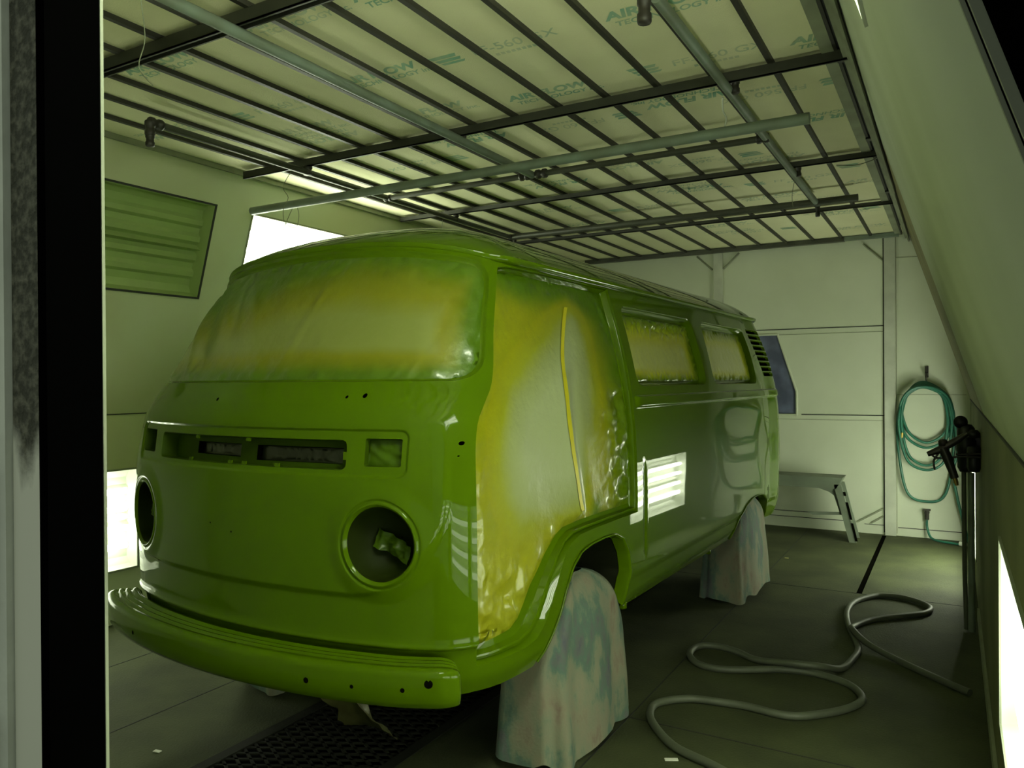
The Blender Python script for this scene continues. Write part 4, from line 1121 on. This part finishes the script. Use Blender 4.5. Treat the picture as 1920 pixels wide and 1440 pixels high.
# green hose coil on the back wall
hk = empty('hose_hook', (-.205, YB - .01, 1.46), 0, 'small metal hook on the back wall holding the green hose', 'hook')
b = MB(); b.box((-.014, 0, -.02), (.014, .01, .08), M['gunmetal']); b.tube(crom([(0, 0, .02), (0, -.05, -.01), (0, -.085, -.045), (0, -.105, -.035), (0, -.11, .0)], 5), .008, M['gunmetal'], 6); b.build('hook_body', hk)
def coil_pts():
    P = []
    cx, y0 = -.212, YB - .055
    bottoms = [.86, .815, .66, .62, .335]
    lefts = [.185, .205, .19, .21, .222]; rights = [.19, .21, .165, .195, .215]
    P.append((cx - .19, y0 - .02, .92)); P.append((cx - .192, y0 - .02, 1.1))
    for k, (bz, l, r) in enumerate(zip(bottoms, lefts, rights)):
        y = y0 - .012 * (k % 4); top = 1.40 - .012 * k; mid = 1.17 - .02 * k
        P += [(cx - l * .72, y, top - .085), (cx - .02, y, top), (cx + r * .72, y, top - .09), (cx + r, y, mid), (cx + r * .98, y, (mid + bz) / 2 + .05), (cx + r * .68, y, bz + .07), (cx + .0, y, bz), (cx - l * .68, y, bz + .075), (cx - l * .98, y, (mid + bz) / 2 + .06), (cx - l, y, mid)]
    P += [(cx - .15, y0 - .06, 1.30), (cx, y0 - .05, 1.36), (cx + .16, y0 - .06, 1.28), (cx + .22, y0 - .06, 1.05), (cx + .24, y0 - .07, .8), (cx + .21, y0 - .07, .62), (cx + .235, y0 - .07, .42), (cx + .28, y0 - .07, .20), (cx + .32, y0 - .08, .02)]
    return P
b = MB(); b.tube(crom(coil_pts(), 7), .0115, M['hose_g'], 8)
hc = tag(b.build('coiled_hose'), 'green air hose hanging in a coil on the back wall', 'hose')
b = MB(); b.tube([(-.405, YB - .085, .90), (-.40, YB - .085, .945)], .013, M['brass'], 8); b.build('hose_fitting', hc)
vl = empty('air_valve', (-.208, YB, .235), 0, 'small air valve low on the back wall with a short hose', 'valve')
b = MB(); b.tube([(0, 0, 0), (0, -.06, 0)], .022, M['gunmetal'], 8); b.tube([(0, -.05, .02), (0, -.05, -.06)], .018, M['gunmetal'], 8); b.box((-.03, -.07, .02), (.03, -.045, .035), M['gunmetal']); b.build('valve_body', vl)
b = MB(); b.tube(crom([(0, -.05, -.06), (.002, -.055, -.13), (.03, -.10, -.205), (.09, -.16, -.222), (.17, -.20, -.222), (.25, -.24, -.222)], 6), .010, M['hose_g'], 8); b.build('valve_hose', vl)
b = MB(); b.tube([(.25, -.24, -.215), (.30, -.26, -.215)], .02, M['white'], 8); b.build('hose_fitting', vl)

# filter regulator and spray gun on the right wall
RY = 5.0
rg = empty('air_regulator', (XR - .05, RY, 1.05), 0, 'black air filter regulator mounted on the right wall above the pipe', 'regulator')
b = MB()
b.lathe([(0, -.15), (.03, -.145), (.042, -.12), (.045, -.03), (.05, -.025), (.05, .03), (.044, .04), (.044, .10), (.03, .12), (0, .125)], M['black'], Matrix.Translation((-.02, 0, 0)), 18); b.build('regulator_body', rg)
b = MB(); b.lathe([(0, -.12), (.026, -.115), (.036, -.09), (.036, .02), (0, .03)], M['black'], Matrix.Translation((.018, -.075, -.02)), 16); b.lathe([(0, 0), (.033, .004), (.033, .03), (.02, .045), (0, .047)], M['black'], Matrix.Translation((.015, -.075, .05)), 14); b.build('filter_bowl', rg)
b = MB(); b.lathe([(0, -.008), (.034, -.008), (.036, 0), (.034, .012), (0, .014)], M['black'], Matrix.Translation((-.045, -.02, .135)) @ Matrix.Rotation(PI / 2, 4, 'X'), 18); b.build('pressure_gauge', rg)
b = MB(); b.tube([(.005, 0, -.15), (.005, 0, -1.04)], .018, M['pipe'], 10); b.build('air_pipe', rg)
b = MB(); b.tube([(-.03, .03, -.14), (-.028, .03, -.7), (-.02, .03, -1.04)], .012, M['hose'], 8); b.build('supply_hose', rg)
b = MB(); b.box((-.02, .02, -.05), (.05, .05, .05), M['gunmetal']); b.build('mounting_bracket', rg)
gb_ = empty('gun_bracket', (XR, RY - .135, 1.0), 0, 'bent wire bracket on the right wall holding the spray gun', 'bracket')
b = MB(); b.tube(crom([(-.0, .0, .0), (-.08, -.005, .002), (-.15, -.005, -.006), (-.20, -.005, -.012), (-.225, -.005, -.004), (-.235, -.005, .012), (-.222, -.005, .03), (-.20, -.005, .03)], 5), .006, M['gunmetal'], 6)
b.tube([(0, 0, .02), (-.12, -.006, .012)], .006, M['gunmetal'], 6); b.build('bracket_wire', gb_)
sgn = empty('spray_gun', (XR - .17, RY - .165, 1.02), 0, 'dark spray gun hanging muzzle up from the wall bracket beside the green hose', 'spray gun')
b = MB(); b.tube([(-.012, 0, .03), (.012, 0, -.03), (.035, 0, -.10), (.045, 0, -.135)], .02, M['gunmetal'], 10, radii=[.026, .026, .021, .022]); b.build('gun_handle', sgn)
b = MB(); b.tube([(-.085, 0, -.01), (-.02, 0, .02), (.06, 0, .075), (.105, 0, .11)], .018, M['gunmetal'], 10, radii=[.014, .022, .019, .012]); b.build('gun_body', sgn)
b = MB(); b.lathe([(0, 0), (.022, .005), (.024, .03), (.015, .04), (0, .042)], M['gunmetal'], Matrix.Translation((-.01, 0, .035)), 12); b.build('fluid_cap', sgn)
b = MB(); b.tube(crom([(-.03, 0, .0), (-.055, 0, -.045), (-.05, 0, -.095)], 5), .006, M['gunmetal'], 6); b.build('trigger', sgn)
b = MB(); b.tube([(.045, 0, -.135), (.052, 0, -.16), (.056, 0, -.175)], .011, M['brass'], 8, radii=[.012, .012, .008]); b.build('air_inlet', sgn)

# grey metal trestle at the back
tr = empty('metal_trestle', (-1.5, 7.4, 0), 0, 'low grey sheet metal trestle against the back wall behind the van', 'trestle')
b = MB(); b.prism([(-.75, -.12, .47), (.60, -.12, .46), (.655, -.12, .56), (-.75, -.12, .565)], (0, .26, 0), M['trestle']); b.build('trestle_top', tr)
for sx_ in (1, -1):
    b = MB()
    for y in (-.12, .12):
        a = Vector((.625 * sx_, y, .50)); c = Vector((.755 * sx_, y, .0)); b.prism([a + Vector((-.045, 0, 0)), a + Vector((.015, 0, 0)), c + Vector((.01, 0, 0)), c + Vector((-.05, 0, 0))], (0, .02, 0), M['trestle'])
    b.prism([(.60 * sx_, -.115, .46), (.62 * sx_, -.115, .46), (.745 * sx_, -.115, .0), (.725 * sx_, -.115, .0)], (0, .24, 0), M['trestle'])
    if sx_ > 0:
        for f0, f1 in ((.12, .19), (.30, .60), (.66, .97)):
            p = lambda f: Vector((.655 + (.770 - .655) * f, -.1235, .50 * (1 - f)))
            b.prism([p(f0) + Vector((-.012, 0, 0)), p(f0) + Vector((.008, 0, 0)), p(f1) + Vector((.008, 0, 0)), p(f1) + Vector((-.012, 0, 0))], (0, .002, 0), M['dark'])
    b.build('trestle_leg', tr)
b = MB(); b.prism([(.42, -.10, .47), (.62, -.10, .47), (.68, -.10, .24), (.63, -.10, .24), (.58, -.10, .40), (.54, -.10, .43)], (0, .01, 0), M['trestle']); b.prism([(.35, -.10, .24), (.68, -.10, .26), (.68, -.10, .235), (.40, -.10, .215)], (0, .01, 0), M['trestle']); b.build('gusset', tr)

# small litter
def scrap(x, y, w, l, rz, m, label, name='paper_scrap'):
    b = MB(); b.box((-w / 2, -l / 2, 0), (w / 2, l / 2, .003), M[m]); o = b.build(name); o.location = (x, y, .0015); o.rotation_euler = (0, 0, rz)
    return tag(o, label, 'scrap')
scrap(-2.684, 1.883, .03, .016, .2, 'white', 'white paper scrap on the floor beside the door post')
scrap(-1.159, 6.396, .03, .02, .2, 'gold', 'tiny yellow scrap on the floor beside the rear wheel cover')
scrap(-.925, 2.79, .05, .018, .5, 'white', 'pale scrap at the foot of the front wheel cover')
b = MB(); vs = []
for i in range(22):
    for j in range(16):
        u, v = i / 21, j / 15
        q = Vector((u * 3, v * 3, 2.)); w = .028 * noise.fractal(q * 1.3, 1, 2, 3)
        z = .41 * (1 - v) ** 1.3 + .02 + abs(w) * .8
        x = -.06 + .24 * (u - .5) * (.55 + .6 * v) + .10 * v + w; y = .40 + .22 * v + .05 * math.sin(u * PI) + w
        vs.append(v2w(x, y, max(.012, z)))
b.add(vs, [(i * 16 + j, i * 16 + j + 1, (i + 1) * 16 + j + 1, (i + 1) * 16 + j) for i in range(21) for j in range(15)], M['bag'])
tag(b.build('plastic_bag'), 'crumpled yellowish plastic hanging to the floor below the front bumper', 'plastic')
# ================================================================== LIGHT AND VIEW
wd = bpy.data.worlds.new('world'); SC.world = wd; wd.use_nodes = True
bg = wd.node_tree.nodes['Background']; bg.inputs[0].default_value = (.80, .90, .78, 1); bg.inputs[1].default_value = .75
SC.view_settings.view_transform = 'Standard'; SC.view_settings.look = 'None'
SC.view_settings.exposure = -.85; SC.view_settings.gamma = 1.; SC.view_settings.use_curve_mapping = False
SC.cycles.use_denoising = True; SC.cycles.max_bounces = 8; SC.cycles.diffuse_bounces = 5; SC.cycles.glossy_bounces = 4
SC.cycles.sample_clamp_indirect = 8.
